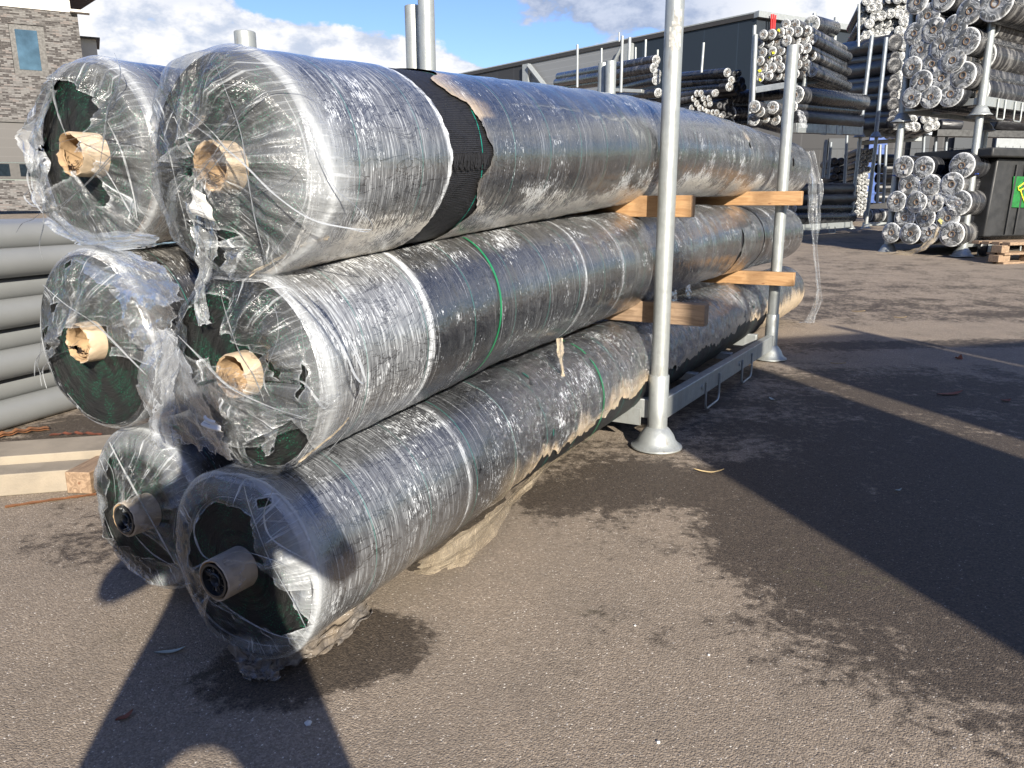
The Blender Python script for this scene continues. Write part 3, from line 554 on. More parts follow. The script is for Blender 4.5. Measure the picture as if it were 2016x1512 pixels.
def drape(name, left, right, mat_, parent=None, n=40, k=36, amp=.018, seed=0, rag=.0, sags=0., thick=0., holes=0, nrm=None):
    """crumpled loose sheet between two chains of world points"""
    L = np.array(left, float); Rr = np.array(right, float); tt = np.linspace(0, 1, n)
    def samp(A): x = tt*(len(A)-1); return np.stack([np.interp(x, np.arange(len(A)), A[:, j]) for j in range(3)], -1)
    L, Rr = samp(L), samp(Rr); W_ = np.linspace(0, 1, k); g = L[:, None]*(1-W_[None, :, None])+Rr[:, None]*W_[None, :, None]
    T, U = np.meshgrid(tt, W_, indexing='ij'); e1 = Rr.mean(0)-L.mean(0); e2 = L[-1]-L[0]+Rr[-1]-Rr[0]; nn = np.cross(e1, e2) if nrm is None else np.asarray(nrm, float); nn = nn/(np.linalg.norm(nn)+1e-9)
    h = (v2(T*5, U*6, seed)-.5)*2+(v2(T*11, U*15, seed+1)-.5)*1.1+np.abs(v2(T*9+U*14, U*19, seed+2)-.5)*1.0+(v2(T*30, U*34, seed+5)-.5)*.2
    g = g+h[..., None]*amp*nn+(sags*np.sin(U*PI))[..., None]*nn+((v2(T*9, U*8, seed+7)-.5)*amp*1.3)[..., None]*(e1/(np.linalg.norm(e1)+1e-9))
    g[..., 2] = np.maximum(g[..., 2], .006+.004*v2(T*20, U*20, seed))
    m = MB(); m.grid(g.tolist()); o = m.build(name, M[mat_] if isinstance(mat_, str) else mat_, parent, ang=180)
    l1 = float(np.linalg.norm(e1)); l2 = float(np.linalg.norm(e2))/2
    set_uv(o, np.stack([U*l1, T*l2], -1).reshape(-1, 2)); fattr(o, 'thick', np.full(T.size, thick))
    edge = np.minimum(np.minimum(T, 1-T)*l2, np.minimum(U, 1-U)*l1) if rag else None
    hole = np.full(T.shape, -1.) if not rag else rag*v2(T*14, U*14, seed+9)*.9+rag*v2(T*40, U*40, seed+3)*.5-edge-.004
    if holes: hole = np.maximum(hole, (v2(T*7, U*8, seed+13)-.93)*.25)
    fattr(o, 'hole', hole); return o
def SP(px, py, key, off): return at_s(px, py, ROLLS[key]['s0']-off)

def angd(a, b): return np.abs((a-b+PI) % (2*PI)-PI)
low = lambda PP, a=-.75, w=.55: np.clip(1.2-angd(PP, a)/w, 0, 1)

# near top roll ------------------------------------------------------
sL, sR = s_of(893, 330, -.047), s_of(965, 335, -.047); sTl, sTr = s_of(722, 131, -.28), s_of(830, 139, -.28)
def gapT(SS, PP):
    jag = (v2(PP*3.1, SS*0+2, 4)-.5)*.11+(v2(PP*11, SS*0, 6)-.5)*.025+(v2(PP*45, SS*0, 7)-.5)*.008
    tabs = np.where((PP > .62) & (PP < 1.15), -.10*np.sin(np.clip((PP-.62)/.53, 0, 1)*PI)**.6, 0.)+np.where(PP > 1.15, -.03-.05*(PP-1.15), 0)
    sl_ = lambda q_: np.interp(PP, [-1.5, -1.0, 0., .8, 1.45, 2.2], q_)
    r = sl_([sR-.10, sR-.07, sR, sR-.05, sTr, sTr-.05])+jag*.7+tabs*.6; l = sl_([sL-.09, sL-.05, sL, sL-.04, sTl, sTl-.03])
    g1 = np.minimum(SS-l, r-SS)-np.where(PP > 2.1, .05*(PP-2.1), 0)
    h1 = .045-np.hypot((SS-s_of(1561, 335, -.047))*1.0, (PP-.1)*.30); h2 = .03-np.hypot((SS-s_of(1478, 310, -.047))*1.4, (PP-.3)*.35)
    return np.maximum(np.maximum(g1, h1), h2)
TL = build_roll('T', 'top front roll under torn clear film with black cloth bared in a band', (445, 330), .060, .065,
   crumple=lambda S_, P_: .06+.12*np.clip((S_-1.2)/1., 0, 1), dust_sheenf=lambda S_, P_: low(P_, -1.05, .62)*(.4+.8*v2(S_*7, P_*5, 3)),
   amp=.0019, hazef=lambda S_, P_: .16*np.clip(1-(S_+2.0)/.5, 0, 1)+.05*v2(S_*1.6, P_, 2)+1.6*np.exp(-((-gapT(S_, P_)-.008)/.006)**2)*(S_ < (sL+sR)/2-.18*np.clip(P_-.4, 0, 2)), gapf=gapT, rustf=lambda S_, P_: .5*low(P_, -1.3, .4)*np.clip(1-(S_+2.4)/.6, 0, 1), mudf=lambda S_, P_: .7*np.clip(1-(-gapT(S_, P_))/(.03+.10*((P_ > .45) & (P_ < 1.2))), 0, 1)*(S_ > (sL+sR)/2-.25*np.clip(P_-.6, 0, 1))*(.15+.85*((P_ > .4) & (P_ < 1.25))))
o = MB()                                   # frayed cut end of the cloth inside the gap
fr0 = P1+ROLLS['T']['c']*P
for i in range(46):
    s = lerp(sL+.006, sR-.01, i/45); a = .02+.03*random.random(); b_ = -.10-.05*random.random(); z = ROLLS['T']['zf'](s); Rf = ROLLS['T']['R']
    o.tube([fr0+(s+random.uniform(-.003, .003)*j)*D+(Rf-.004+.004*j/3)*math.cos(lerp(a, b_, j/3))*P+(z+(Rf-.004)*math.sin(lerp(a, b_, j/3)))*Z for j in range(4)], .0016, 4)
o.build('frayed_cloth_edge', M['cloth'], TL, ang=80)

# near middle roll ------------------------------------------------------
sg1 = s_of(1462, 480, -.048); sg2 = s_of(1505, 470, -.048); sg3 = s_of(1283, 500, -.048)
def gapM(SS, PP):
    a = .028-np.abs(SS-(sg1+.05*np.sin(PP*1.3)))+(v2(PP*6, SS*0, 3)-.5)*.05-np.where(PP > .2, (PP-.2)*.12, 0)
    b_ = .018-np.abs(SS-(sg2+.02*PP))+(v2(PP*3, SS*0, 8)-.5)*.02
    return np.maximum(a, b_)
ML = build_roll('M', 'middle front roll with green strap over black cloth in clear film', (452, 735), .057, .055,
   crumple=lambda S_, P_: .10+.35*np.clip((S_-.1)/.4, 0, 1)*np.clip((.9-S_)/.4, 0, 1), dust_sheenf=lambda S_, P_: .35*low(P_, -1.25, .45)*v2(S_*6, P_*4, 1)+.25*low(P_, 1.4, .7),
   hazef=lambda S_, P_: .26*np.clip(1-(S_+1.97)/.04, 0, 1)+.05*v2(S_*2, P_, 3)+1.5*np.exp(-((S_+1.945-.012*P_)/.0085)**2)+.7*np.exp(-((S_+.86-.02*P_)/.008)**2)+.5*np.exp(-((S_+.42+.01*P_)/.008)**2), gapf=gapM)
sb0, sb1 = s_of(985, 985, -.13), s_of(1285, 745, -.08)
def angB(SS): return -.44+.30*np.clip((SS-sb0)/(sb1-sb0), 0, 1.2)+(v2(SS*6, SS*0, 3)-.5)*.22+(v2(SS*23, SS*0+1, 4)-.5)*.16+(v2(SS*70, SS*0+2, 5)-.5)*.06
def gapB(SS, PP): return np.minimum((angB(SS)-PP)*.26, np.minimum(SS-sb0, 3.0-SS))-np.where(PP < -2.2, 1., 0)
BL = build_roll('B', 'bottom front roll in crumpled clear film with a green strap and black core plug', (435, 1132), .055, .095,
   crumple=lambda S_, P_: np.clip((S_+1.75)/.5, 0, 1)*np.where(S_ > 3.2, .35, 1.), mudf=lambda S_, P_: np.clip(1-(P_-angB(S_))/(.12+.42*v2(S_*6, P_*0, 5)), 0, 1)*np.clip((S_+1.55)/.3, 0, 1), gapf=gapB,
   hazef=lambda S_, P_: .12*np.clip(1-(S_+2.0)/.3, 0, 1)+.04+.5*np.exp(-((S_+1.75)/.009)**2)+.16*np.clip((S_-.1)/.2, 0, 1)*np.clip((2.5-S_)/.2, 0, 1), plug=True)
T2 = build_roll('T2', 'top rear roll, leftmost, with a hollow cardboard core and ragged film hanging', (140, 300), .060, .085,
   dust_sheenf=lambda S_, P_: .5*low(P_, -1.2, .6), hazef=lambda S_, P_: .03+.06*np.clip(1-(S_+2.3)/.5, 0, 1), rustf=lambda S_, P_: .6*low(P_, -1.0, .5)*np.clip(1-(S_+2.3)/.5, 0, 1))
M2 = build_roll('M2', 'middle rear roll showing dark wound cloth below its crushed cardboard core', (188, 672), .058, .055,
   hazef=lambda S_, P_: .02+S_*0, dust_sheenf=lambda S_, P_: .4*low(P_, 1.4, .8))
B2 = build_roll('B2', 'bottom rear roll in shade with a black plug in its white core', (232, 1018), .055, .09, plug=True, hazef=lambda S_, P_: .02+S_*0)

# green straps
for (px, py, key, root) in ((985, 520, 'M', ML), (1188, 790, 'B', BL)):
    v = ROLLS[key]; s = s_of(px, py, v['c']+v['R']); ph, g = skin_grid(key, v['R']+.004, [s-.0055, s+.0055], 120)
    for i in range(len(ph)): g[:, i] += D*.035*math.sin(ph[i]-.1)
    m = MB(); m.grid(g.tolist()); m.build('green_strap', M['green'], root, ang=180)

# ------------------------------------------------------------------ loose film on the roll ends
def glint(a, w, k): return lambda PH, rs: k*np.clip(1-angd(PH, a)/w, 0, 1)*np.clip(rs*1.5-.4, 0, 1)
# bottom front
face_film('B', BL, [[(386, 1045), (398, 1003), (432, 984), (478, 998), (505, 1015), (519, 1045), (536, 1102), (518, 1100), (480, 1086), (440, 1088), (412, 1102), (398, 1085)],
    [(500, 1100), (533, 1108), (566, 1165), (596, 1222), (600, 1240), (560, 1248), (520, 1226), (470, 1182), (452, 1172), (492, 1150)], [(505, 985), (520, 983), (527, 995), (512, 1000)]],
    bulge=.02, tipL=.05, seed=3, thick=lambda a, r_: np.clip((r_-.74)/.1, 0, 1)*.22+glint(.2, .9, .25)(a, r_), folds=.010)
strands('B', BL, [(.006, [(478, 945), (492, 1000), (530, 1100), (580, 1190), (606, 1244)]), (.004, [(540, 960), (520, 1010), (535, 1060), (600, 1100)]), (.005, [(478, 985), (432, 978), (395, 1002), (382, 1045), (396, 1088), (416, 1104)]),
    (.003, [(352, 1148), (380, 1122), (414, 1104), (470, 1086), (530, 1100), (575, 1120)], [.02, .06, .1, .12, .1, .04]), (.004, [(404, 1160), (460, 1205), (530, 1245), (596, 1262)]), (.003, [(410, 1180), (440, 1200), (470, 1212)]),
    (.006, [(341, 1060), (350, 1000), (392, 950), (450, 932), (520, 950), (575, 1000), (612, 1070), (630, 1140), (626, 1210), (600, 1260)], .0), (.005, [(345, 1090), (385, 1180), (440, 1240), (520, 1270), (595, 1268)], .01)])
# bottom rear
face_film('B2', B2, [[(214, 905), (226, 888), (244, 945), (262, 988), (232, 986), (222, 950)], [(258, 1045), (292, 1030), (330, 1075), (352, 1105), (330, 1110), (290, 1085)], [(225, 985), (265, 985), (285, 1000), (282, 1050), (225, 1055), (210, 1010)]],
    bulge=.03, tipL=.04, seed=6, thick=lambda a, r_: np.clip((r_-.72)/.12, 0, 1)*.25, folds=.012)
strands('B2', B2, [(.005, [(215, 870), (238, 915), (290, 1010), (345, 1110)]), (.004, [(228, 985), (222, 930), (205, 900)]), (.005, [(194, 960), (205, 890), (245, 848), (300, 850), (360, 900)], .0), (.006, [(200, 1000), (235, 1080), (300, 1135), (355, 1150)], .01),
    (.004, [(262, 1050), (300, 1090), (352, 1120)])])
# middle front
face_film('M', ML, [[(388, 612), (432, 588), (452, 600), (474, 680), (452, 690), (424, 725), (410, 700), (392, 650)], [(522, 868), (590, 828), (606, 855), (596, 905), (560, 918), (532, 902)],
    [(478, 655), (522, 702), (505, 728), (472, 705)], [(545, 700), (560, 720), (556, 745), (548, 735)], [(612, 715), (620, 735), (606, 775), (600, 770)]],
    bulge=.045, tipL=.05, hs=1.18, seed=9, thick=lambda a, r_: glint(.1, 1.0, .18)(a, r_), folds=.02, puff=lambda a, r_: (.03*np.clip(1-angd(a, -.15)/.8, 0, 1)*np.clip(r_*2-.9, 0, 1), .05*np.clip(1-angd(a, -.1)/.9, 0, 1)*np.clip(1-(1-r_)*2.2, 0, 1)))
strands('M', ML, [(.007, [(430, 560), (446, 620), (470, 690), (500, 740), (520, 790)]), (.006, [(560, 560), (620, 610), (672, 680), (700, 740), (716, 755), (718, 740), (690, 680)], .03), (.006, [(350, 660), (400, 710), (450, 760), (530, 800), (610, 825)], .1),
    (.009, [(540, 600), (548, 660), (520, 740), (530, 780)], .05), (.007, [(565, 745), (600, 755), (640, 805), (655, 770)], .03), (.005, [(590, 620), (600, 700), (610, 790), (640, 800)], .02),
    (.009, [(596, 560), (652, 610), (700, 690), (716, 745), (700, 790)], .0), (.006, [(630, 905), (655, 880), (680, 850)], .0)])
# middle rear
face_film('M2', M2, [[(92, 712), (150, 672), (172, 655), (205, 690), (240, 700), (285, 722), (300, 765), (292, 838), (240, 856), (160, 812), (108, 755)], [(124, 522), (140, 512), (146, 522), (130, 530)], [(108, 600), (120, 594), (122, 612), (110, 616)], [(82, 650), (96, 640), (104, 655), (96, 690), (84, 690)],
    [(160, 640), (220, 640), (232, 700), (190, 715), (158, 690)]], bulge=.02, tipL=.05, seed=12, thick=lambda a, r_: .06+a*0, folds=.012)
strands('M2', M2, [(.005, [(84, 560), (130, 600), (190, 640), (255, 705), (290, 740)]), (.004, [(96, 706), (130, 690), (158, 668)]), (.003, [(82, 640), (78, 700), (68, 735)], .02), (.003, [(96, 720), (80, 735), (82, 760)], .03), (.004, [(110, 535), (84, 600), (82, 660), (96, 715), (120, 760), (170, 815)], .0)])
# top front
face_film('T', TL, [[(428, 292), (446, 268), (462, 284), (446, 305), (432, 345)], [(428, 436), (446, 448), (478, 452), (488, 462), (478, 470), (436, 468)], [(428, 488), (460, 486), (492, 488), (486, 514), (462, 522), (440, 512)], [(436, 350), (448, 372), (440, 385)]],
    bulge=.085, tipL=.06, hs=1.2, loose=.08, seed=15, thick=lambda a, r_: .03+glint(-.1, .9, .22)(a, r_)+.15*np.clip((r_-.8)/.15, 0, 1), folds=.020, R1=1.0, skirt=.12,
    puff=lambda a, r_: (.055*np.clip(1-angd(a, -.25)/.7, 0, 1)*np.clip(r_*2-.9, 0, 1), .03*np.clip(1-angd(a, 1.9)/1.2, 0, 1)*np.clip(1-(1-r_)*1.6, 0, 1)))
strands('T', TL, [(.008, [(424, 128), (446, 182), (474, 262), (488, 350), (502, 430), (520, 500)], .12), (.006, [(640, 165), (590, 163), (545, 172), (495, 205), (440, 262), (400, 300)], [.0, .03, .06, .1, .12, .1]), (.005, [(326, 212), (390, 252), (468, 312), (540, 382), (610, 430), (680, 448), (730, 452)], [.02, .08, .13, .12, .08, .03, -.02]),
    (.005, [(600, 215), (625, 300), (660, 370), (700, 405), (732, 440), (722, 456), (680, 448)], [.05, .04, .02, 0, -.02, -.02, -.02]), (.005, [(345, 412), (430, 396), (520, 372), (580, 346), (604, 300)], [.05, .1, .1, .06, .05]), (.004, [(342, 228), (372, 290), (382, 305)], .08), (.003, [(352, 200), (420, 262), (458, 312)], .12),
    (.003, [(360, 380), (410, 320), (446, 268), (500, 222)], .12), (.003, [(366, 388), (428, 318), (472, 262)], .12), (.006, [(560, 190), (590, 250), (606, 320), (600, 400), (560, 470), (520, 520)], .02), (.005, [(306, 260), (330, 290), (352, 380), (372, 470)], .0),
    (.004, [(380, 430), (440, 470), (520, 505), (560, 520)], .02)])
# top rear
face_film('T2', T2, [[(112, 196), (132, 170), (166, 172), (194, 200), (212, 240), (206, 262), (150, 268), (120, 240)], [(108, 268), (200, 266), (206, 330), (150, 338), (112, 325)], [(103, 322), (120, 326), (134, 402), (108, 408)], [(140, 344), (182, 344), (160, 386), (146, 396)], [(186, 330), (215, 330), (238, 400), (225, 400)], [(136, 450), (172, 466), (150, 468)]],
    bulge=.07, tipL=.06, hs=1.18, loose=.08, seed=21, thick=lambda a, r_: .05+.10*np.clip((r_-.7)/.2, 0, 1), folds=.022, skirt=.12)
strands('T2', T2, [(.009, [(104, 142), (106, 190), (118, 235), (130, 266)], .09), (.009, [(225, 104), (237, 140), (228, 180), (212, 215), (206, 262), (196, 330)], .07), (.005, [(102, 285), (150, 272), (205, 262), (250, 258), (300, 256)], .1), (.004, [(118, 405), (160, 372), (205, 328), (230, 300)], .08), (.004, [(120, 410), (185, 345), (240, 280)], .08),
    (.004, [(205, 330), (235, 380), (262, 430)], .06), (.005, [(212, 240), (240, 300), (262, 380), (270, 430)], .04), (.006, [(100, 420), (130, 455), (190, 480), (260, 470), (320, 420)], .02)])
# sheets hanging from the ends
def chain(key, pts, offs):
    offs = offs if hasattr(offs, '__len__') else [offs]*len(pts); return [SP(x, y, key, o_) for (x, y), o_ in zip(pts, offs)]
drape('hanging_film', chain('M', [(306, 640), (290, 690), (258, 748), (276, 805), (284, 862)], .10), chain('M', [(334, 632), (372, 712), (420, 790), (462, 862), (486, 918)], [.1, .12, .12, .08, .05]), M['film_drape'], ML, amp=.013, seed=3, rag=.03, thick=.08, nrm=-D)
drape('hanging_film', chain('M', [(318, 632), (316, 700), (300, 770), (290, 840), (310, 884)], .14), chain('M', [(345, 650), (352, 700), (358, 760), (356, 830), (380, 890)], .13), M['film_drape'], ML, amp=.015, seed=5, rag=.03, thick=.10, nrm=-D)
drape('hanging_film', chain('M', [(344, 668), (400, 724), (460, 764), (540, 798), (610, 800), (680, 758)], [.06, .09, .1, .09, .06, .03]), chain('M', [(372, 860), (420, 872), (476, 888), (520, 876), (560, 850), (640, 830)], [.06, .06, .05, .05, .04, .02]), M['film'], ML, amp=.012, seed=8, rag=.012, thick=.04, nrm=-D)
drape('hanging_film', chain('M', [(508, 800), (514, 850), (520, 895)], .05), chain('M', [(560, 800), (552, 850), (536, 905)], .05), M['film'], ML, amp=.010, seed=9, rag=.02, thick=.12, nrm=-D, n=24, k=16)
drape('hanging_film', chain('M2', [(128, 498), (150, 536), (212, 566), (280, 596), (336, 604)], [.0, .02, .03, .04, .05]), chain('M2', [(200, 486), (262, 492), (330, 530), (350, 560), (360, 590)], [-.05, -.03, -.01, .0, .02]), M['film'], M2, amp=.014, seed=14, rag=.014, thick=.14, nrm=-D)
drape('hanging_film', chain('M2', [(210, 560), (240, 620), (262, 680), (300, 720)], .05), chain('M2', [(345, 575), (346, 620), (330, 660), (322, 700)], .06), M['film'], M2, amp=.016, seed=16, rag=.02, thick=.06, nrm=-D)
drape('hanging_film', chain('T', [(352, 388), (372, 440), (392, 520), (386, 570), (388, 605), (396, 640)], .05), chain('T', [(430, 428), (440, 478), (412, 540), (402, 575), (404, 610), (420, 640)], .05), M['film'], TL, amp=.013, seed=18, rag=.012, thick=.20, nrm=-D)
drape('hanging_film', chain('T', [(430, 470), (436, 500), (444, 545)], .03), chain('T', [(486, 470), (478, 505), (456, 550)], .03), M['film'], TL, amp=.012, seed=19, rag=.012, thick=.15, nrm=-D, n=24, k=18)
drape('hanging_film', chain('T2', [(100, 160), (60, 240), (36, 270), (56, 310), (60, 365), (72, 400)], .05), chain('T2', [(112, 180), (92, 250), (88, 290), (95, 330), (92, 370), (100, 420)], .04), M['film'], T2, amp=.015, seed=23, rag=.006, thick=.14, nrm=-D)
drape('hanging_film', chain('T2', [(90, 440), (112, 460), (160, 484), (220, 492), (300, 488)], .04), chain('T2', [(108, 416), (140, 440), (186, 462), (240, 452), (318, 462)], .03), M['film'], T2, amp=.010, seed=25, rag=.008, thick=.28, nrm=-D)
strands('T2', T2, [(.005, [(82, 400), (86, 440), (78, 480), (84, 512)], .05), (.004, [(84, 415), (64, 432), (44, 440), (32, 458)], .05), (.004, [(62, 372), (48, 386), (60, 402), (78, 410)], .05), (.005, [(60, 318), (54, 350), (66, 392), (84, 420)], .05), (.003, [(90, 420), (98, 440), (112, 456)], .05)], name='torn_strips')
strands('M2', M2, [(.0035, [(84, 690), (70, 712), (68, 742)], .02), (.003, [(96, 710), (84, 730), (92, 765)], .02), (.003, [(72, 712), (80, 740)], .02)], name='torn_strips')
strands('T', TL, [(.007, [(396, 600), (392, 622), (412, 636), (424, 634)], .05), (.006, [(402, 520), (400, 570), (404, 620)], .05)], name='torn_strips')
# ragged lower lips
for key, root, pts, sd in (('T', TL, [(500, 534), (540, 510), (600, 478), (650, 462)], 31), ('M', ML, [(590, 905), (620, 882), (660, 850), (690, 820)], 32)):
    drape('film_lip', chain(key, pts, [.02, .01, -.01, -.03]), chain(key, [(x-6, y+10) for x, y in pts], [.03, .01, -.01, -.03]), M['film_dirty'], root, amp=.006, seed=sd, rag=.006, thick=.2, nrm=-D, n=40, k=10)
# grimy skirt torn off along the bottom roll
v = ROLLS['B']
def roll_pt(key, s, ph, dr=.004): v = ROLLS[key]; return P1+s*D+(v['c']+(v['R']+dr)*math.cos(ph))*P+(v['zf'](s)+(v['R']+dr)*math.sin(ph))*Z
sa = [s_of(x, y, -.13) for x, y in ((790, 1120), (850, 1080), (900, 1040), (950, 990), (1000, 950), (1040, 915), (1090, 870), (1140, 830), (1180, 800))]
low_px = [(802, 1136), (855, 1146), (928, 1112), (974, 1062), (1002, 1000), (1035, 970), (1066, 922), (1110, 895), (1150, 862)]
drape('torn_film_skirt', [roll_pt('B', s, -.5, .006) for s in sa], [gnd(x, y, .02 if i < 5 else .10) for i, (x, y) in enumerate(low_px)], M['film_dirty'], BL, amp=.009, seed=41, rag=.065, thick=.12, n=110, k=30)
def tail(key, root, name, pl, length, seed, mt, w=.02, ph=-.7, out=.01, thick=.2):
    for i, (px, py) in enumerate(pl):
        s = s_of(px, py, -.11); a = roll_pt(key, s-w, ph); b_ = roll_pt(key, s+w, ph); l = length[i % len(length)]
        L_ = [a+.02*P, a+.03*P-Z*l*.5, a+.035*P+D*w*.7-Z*l]; R2 = [b_+.02*P, b_+.03*P-Z*l*.45-D*w*.4, b_+.035*P-D*w*.7-Z*l]
        drape(name, L_, R2, M[mt], root, amp=.006, seed=seed+i, rag=.008, thick=thick, n=22, k=12, nrm=P)
tail('M', ML, 'torn_film_tail', [(1108, 640)], [.16], 60, 'film_dirty', .028, -.9); tail('M', ML, 'torn_film_tail', [(1325, 560), (1352, 560)], [.12, .08], 62, 'film_drape', .06, -.8)
# far end tail blown off the top roll
drape('hanging_film', [at_s(x, y, 4.9) for x, y in ((1572, 300), (1590, 350), (1590, 420), (1600, 480), (1606, 560), (1594, 612), (1566, 655))], [at_s(x, y, 4.9) for x, y in ((1606, 294), (1622, 365), (1616, 430), (1609, 490), (1620, 590), (1604, 640), (1590, 662))],
      M['film'], TL, amp=.025, seed=70, rag=.02, thick=.14, nrm=-D, n=70)
# labels
def paper(px4, key, off, root, lines, name='paper_label'):
    a, b_, c_, d_ = [SP(x, y, key, off) for x, y in px4]; n_ = 12; g = [[lerp(lerp(a, b_, i/n_), lerp(d_, c_, i/n_), j/n_)-D*(.006*math.sin(i/n_*3)+.004*math.sin(j*.8)) for i in range(n_+1)] for j in range(n_+1)]
    m = MB(); m.grid([[p for p in r_] for r_ in g]); m.grid([[p+D*.0006 for p in r_] for r_ in g]); o = m.build(name, M['paper'], root, ang=180)
    q = MB()
    for (u0, u1, vv) in lines:
        x = u0
        while x < u1:
            w = random.uniform(.02, .06); p0 = lerp(lerp(a, b_, x), lerp(d_, c_, x), vv)-D*.013; p1 = lerp(lerp(a, b_, min(u1, x+w)), lerp(d_, c_, min(u1, x+w)), vv)-D*.013; q.tube([p0, p1], .0009, 4, flat=.4); x += w+.02
    q.build('printing', M['ink'], o)
paper([(379, 366), (405, 384), (425, 436), (374, 417)], 'T', .105, TL, [(.3, .8, .25), (.15, .9, .45), (.3, .7, .55), (.2, .85, .75), (.1, .9, .85)])
paper([(404, 817), (424, 828), (441, 851), (396, 838)], 'M', .15, ML, [(.3, .7, .4)])

# muddy wads of film squashed under the bottom front roll
w1 = drape('crumpled_film', [gnd(448, 1250, .10), gnd(452, 1290, .05), gnd(462, 1318, .02), gnd(486, 1340, .01)], [gnd(560, 1262, .06), gnd(574, 1290, .05), (gnd(566, 1316, .02)), gnd(548, 1342, .01)], M['film_grey'], amp=.017, seed=81, rag=.01, thick=.15, n=60, k=60)
tag(w1, 'grey muddy film wad flattened on the wet ground below the bottom front roll end', 'plastic film')
w2 = drape('crumpled_film', [gnd(548, 1282, .06), gnd(610, 1255, .05), gnd(670, 1208, .05), gnd(722, 1180, .04)], [gnd(560, 1318, .01), gnd(620, 1300, .01), gnd(690, 1250, .01), gnd(738, 1205, .01)], M['film_grey'], amp=.017, seed=85, rag=.012, thick=.2, n=70, k=50)
tag(w2, 'creased brown film strip trailing right from under the bottom front roll', 'plastic film')

# ------------------------------------------------------------------ steel stillage round the six rolls, timber battens
cup_prof = [(.044, .125), (.050, .12), (.066, .105), (.088, .075), (.100, .045), (.118, .025), (.132, .018), (.133, .010), (.124, .008), (.10, .03), (.04, .04)]
def post(parent, base, top, r=.0435, sleeve=.40, cup=True, name='post', mt='galv', sc=1.):
    base = np.asarray(base, float); z1 = top; m = MB(); m.lathe(base, [(r, .05*sc), (r, z1-.003), (r*.93, z1), (r*.86, z1), (r*.86, z1-.15)], n=28)
    p = m.build(name, M[mt], parent, ang=40)
    if sleeve: MB().lathe(base, [(r*1.02, .1*sc), (r*1.17, .1*sc), (r*1.17, sleeve-.004), (r*1.10, sleeve), (r, sleeve)], n=28).build('sleeve', M[mt], p, ang=40)
    if cup: MB().lathe(base, [(a*sc, b_*sc) for a, b_ in cup_prof], n=32).build('foot_cup', M[mt], p, ang=50)
    return p
def beam(parent, a, b_, w=.055, h=.115, name='beam', mt='galv'):
    a, b_ = np.asarray(a, float), np.asarray(b_, float); d = b_-a; L = np.linalg.norm(d); d = d/L; s_ = np.cross(d, Z); s_ /= np.linalg.norm(s_)
    return MB().box((a+b_)/2, (L, w, h), np.array([d, s_, np.cross(s_, d)])).build(name, M[mt], parent, bevel=.004, ang=40)
def hook(parent, p, d, w, drop, r=.007, up=.03, out=None, mt='galv'):
    p = np.asarray(p, float); d = np.asarray(d, float); pts = [p+Z*up]; rr = w*.14
    for (x, z) in ((0, 0), (0, -drop+rr)): pts.append(p+d*x+Z*z)
    for k in range(1, 5): a = PI/2*k/4; pts.append(p+d*(rr-rr*math.cos(a))+Z*(-drop+rr-rr*math.sin(a)))
    for k in range(0, 5): a = PI/2*k/4; pts.append(p+d*(w-rr+rr*math.sin(a))+Z*(-drop+rr-rr*math.cos(a)))
    pts += [p+d*w, p+d*w+Z*up]; m = MB(); m.tube(pts, r, 10)
    return m.build('loop', M[mt], parent, ang=80)
ST = thing('steel_stillage', 'galvanised post stillage holding the six big wrapped rolls in front', 'stillage', Wp(0, 0, 0))
PP2 = Wp(2.70, .055, 0); post(ST, Wp(0, 0, 0), 2.42, sleeve=.395); post(ST, PP2, 2.40, sleeve=.375)
post(ST, Wp(-.13, -1.30, 0), 2.335, sleeve=.39); post(ST, Wp(2.52, -1.33, 0), 2.38, sleeve=.39)
zb = .205; d12 = (PP2-Wp(0, 0, 0))/np.linalg.norm(PP2-Wp(0, 0, 0))
bm_ = beam(ST, Wp(0, 0, zb)+d12*.04, PP2+Z*(zb-.055)-d12*.04, name='side_beam')
n12 = np.array([d12[1], -d12[0], 0])
def bz(k): return Wp(0, 0, zb)+d12*k-Z*.055*k/2.7
for px0, px1 in ((1386, 1411), (1450, 1468)):
    k0 = float((hit(px0, 760, Wp(0, .035, 0), P)-P1)@D); k1 = float((hit(px1, 740, Wp(0, .035, 0), P)-P1)@D)
    hook(bm_, bz(k0)+n12*.034-Z*.03, d12, k1-k0, .125, up=.045)
    m = MB(); m.tube([bz(k0-.07)+n12*.024, bz(k0-.07)+n12*.036], .016, 10); m.build('bolt', M['galv'], bm_, ang=40)
for c in (-1.30,): beam(ST, Wp(-.08, c, zb), Wp(2.5, c-.03, zb-.03), name='side_beam')
for s, dz in ((.03, 0), (.9, -.005), (1.8, -.03), (2.64, -.045)): beam(ST, Wp(s, -.045, zb+dz), Wp(s-.1 if s < .5 else s, -1.27, zb+dz), name='cross_beam', h=.10 if s in (.03, 2.64) else .05)
m = MB(); m.box(Wp(-.045, -.3, .17), (.45, .006, .09), np.array([P, D, Z])); m.build('gusset', M['galv'], ST, bevel=.001)
stk = MB(); q0 = Wp(0, 0, 0)                # glued remnant of a sticker on the post
vs = []
for i in range(9):
    for j in range(7): a = -PI/2+.0+(j-3)*.22; vs.append(q0+.0445*(math.cos(a)*np.array([1, 0, 0])+math.sin(a)*np.array([0, 1, 0]))+Z*(1.93+.022*i+(.02*vnoise(j*1.3, 2) if i in (0, 8) else 0)))
stk.add(vs, [(i*7+j, i*7+j+1, (i+1)*7+j+1, (i+1)*7+j) for i in range(8) for j in range(6) if (i+j) % 5 and not (i > 5 and j < 2)]); stk.build('sticker_residue', simple('grey_residue', (.33, .33, .31), .8, .4, 60, .3), ST, ang=180)
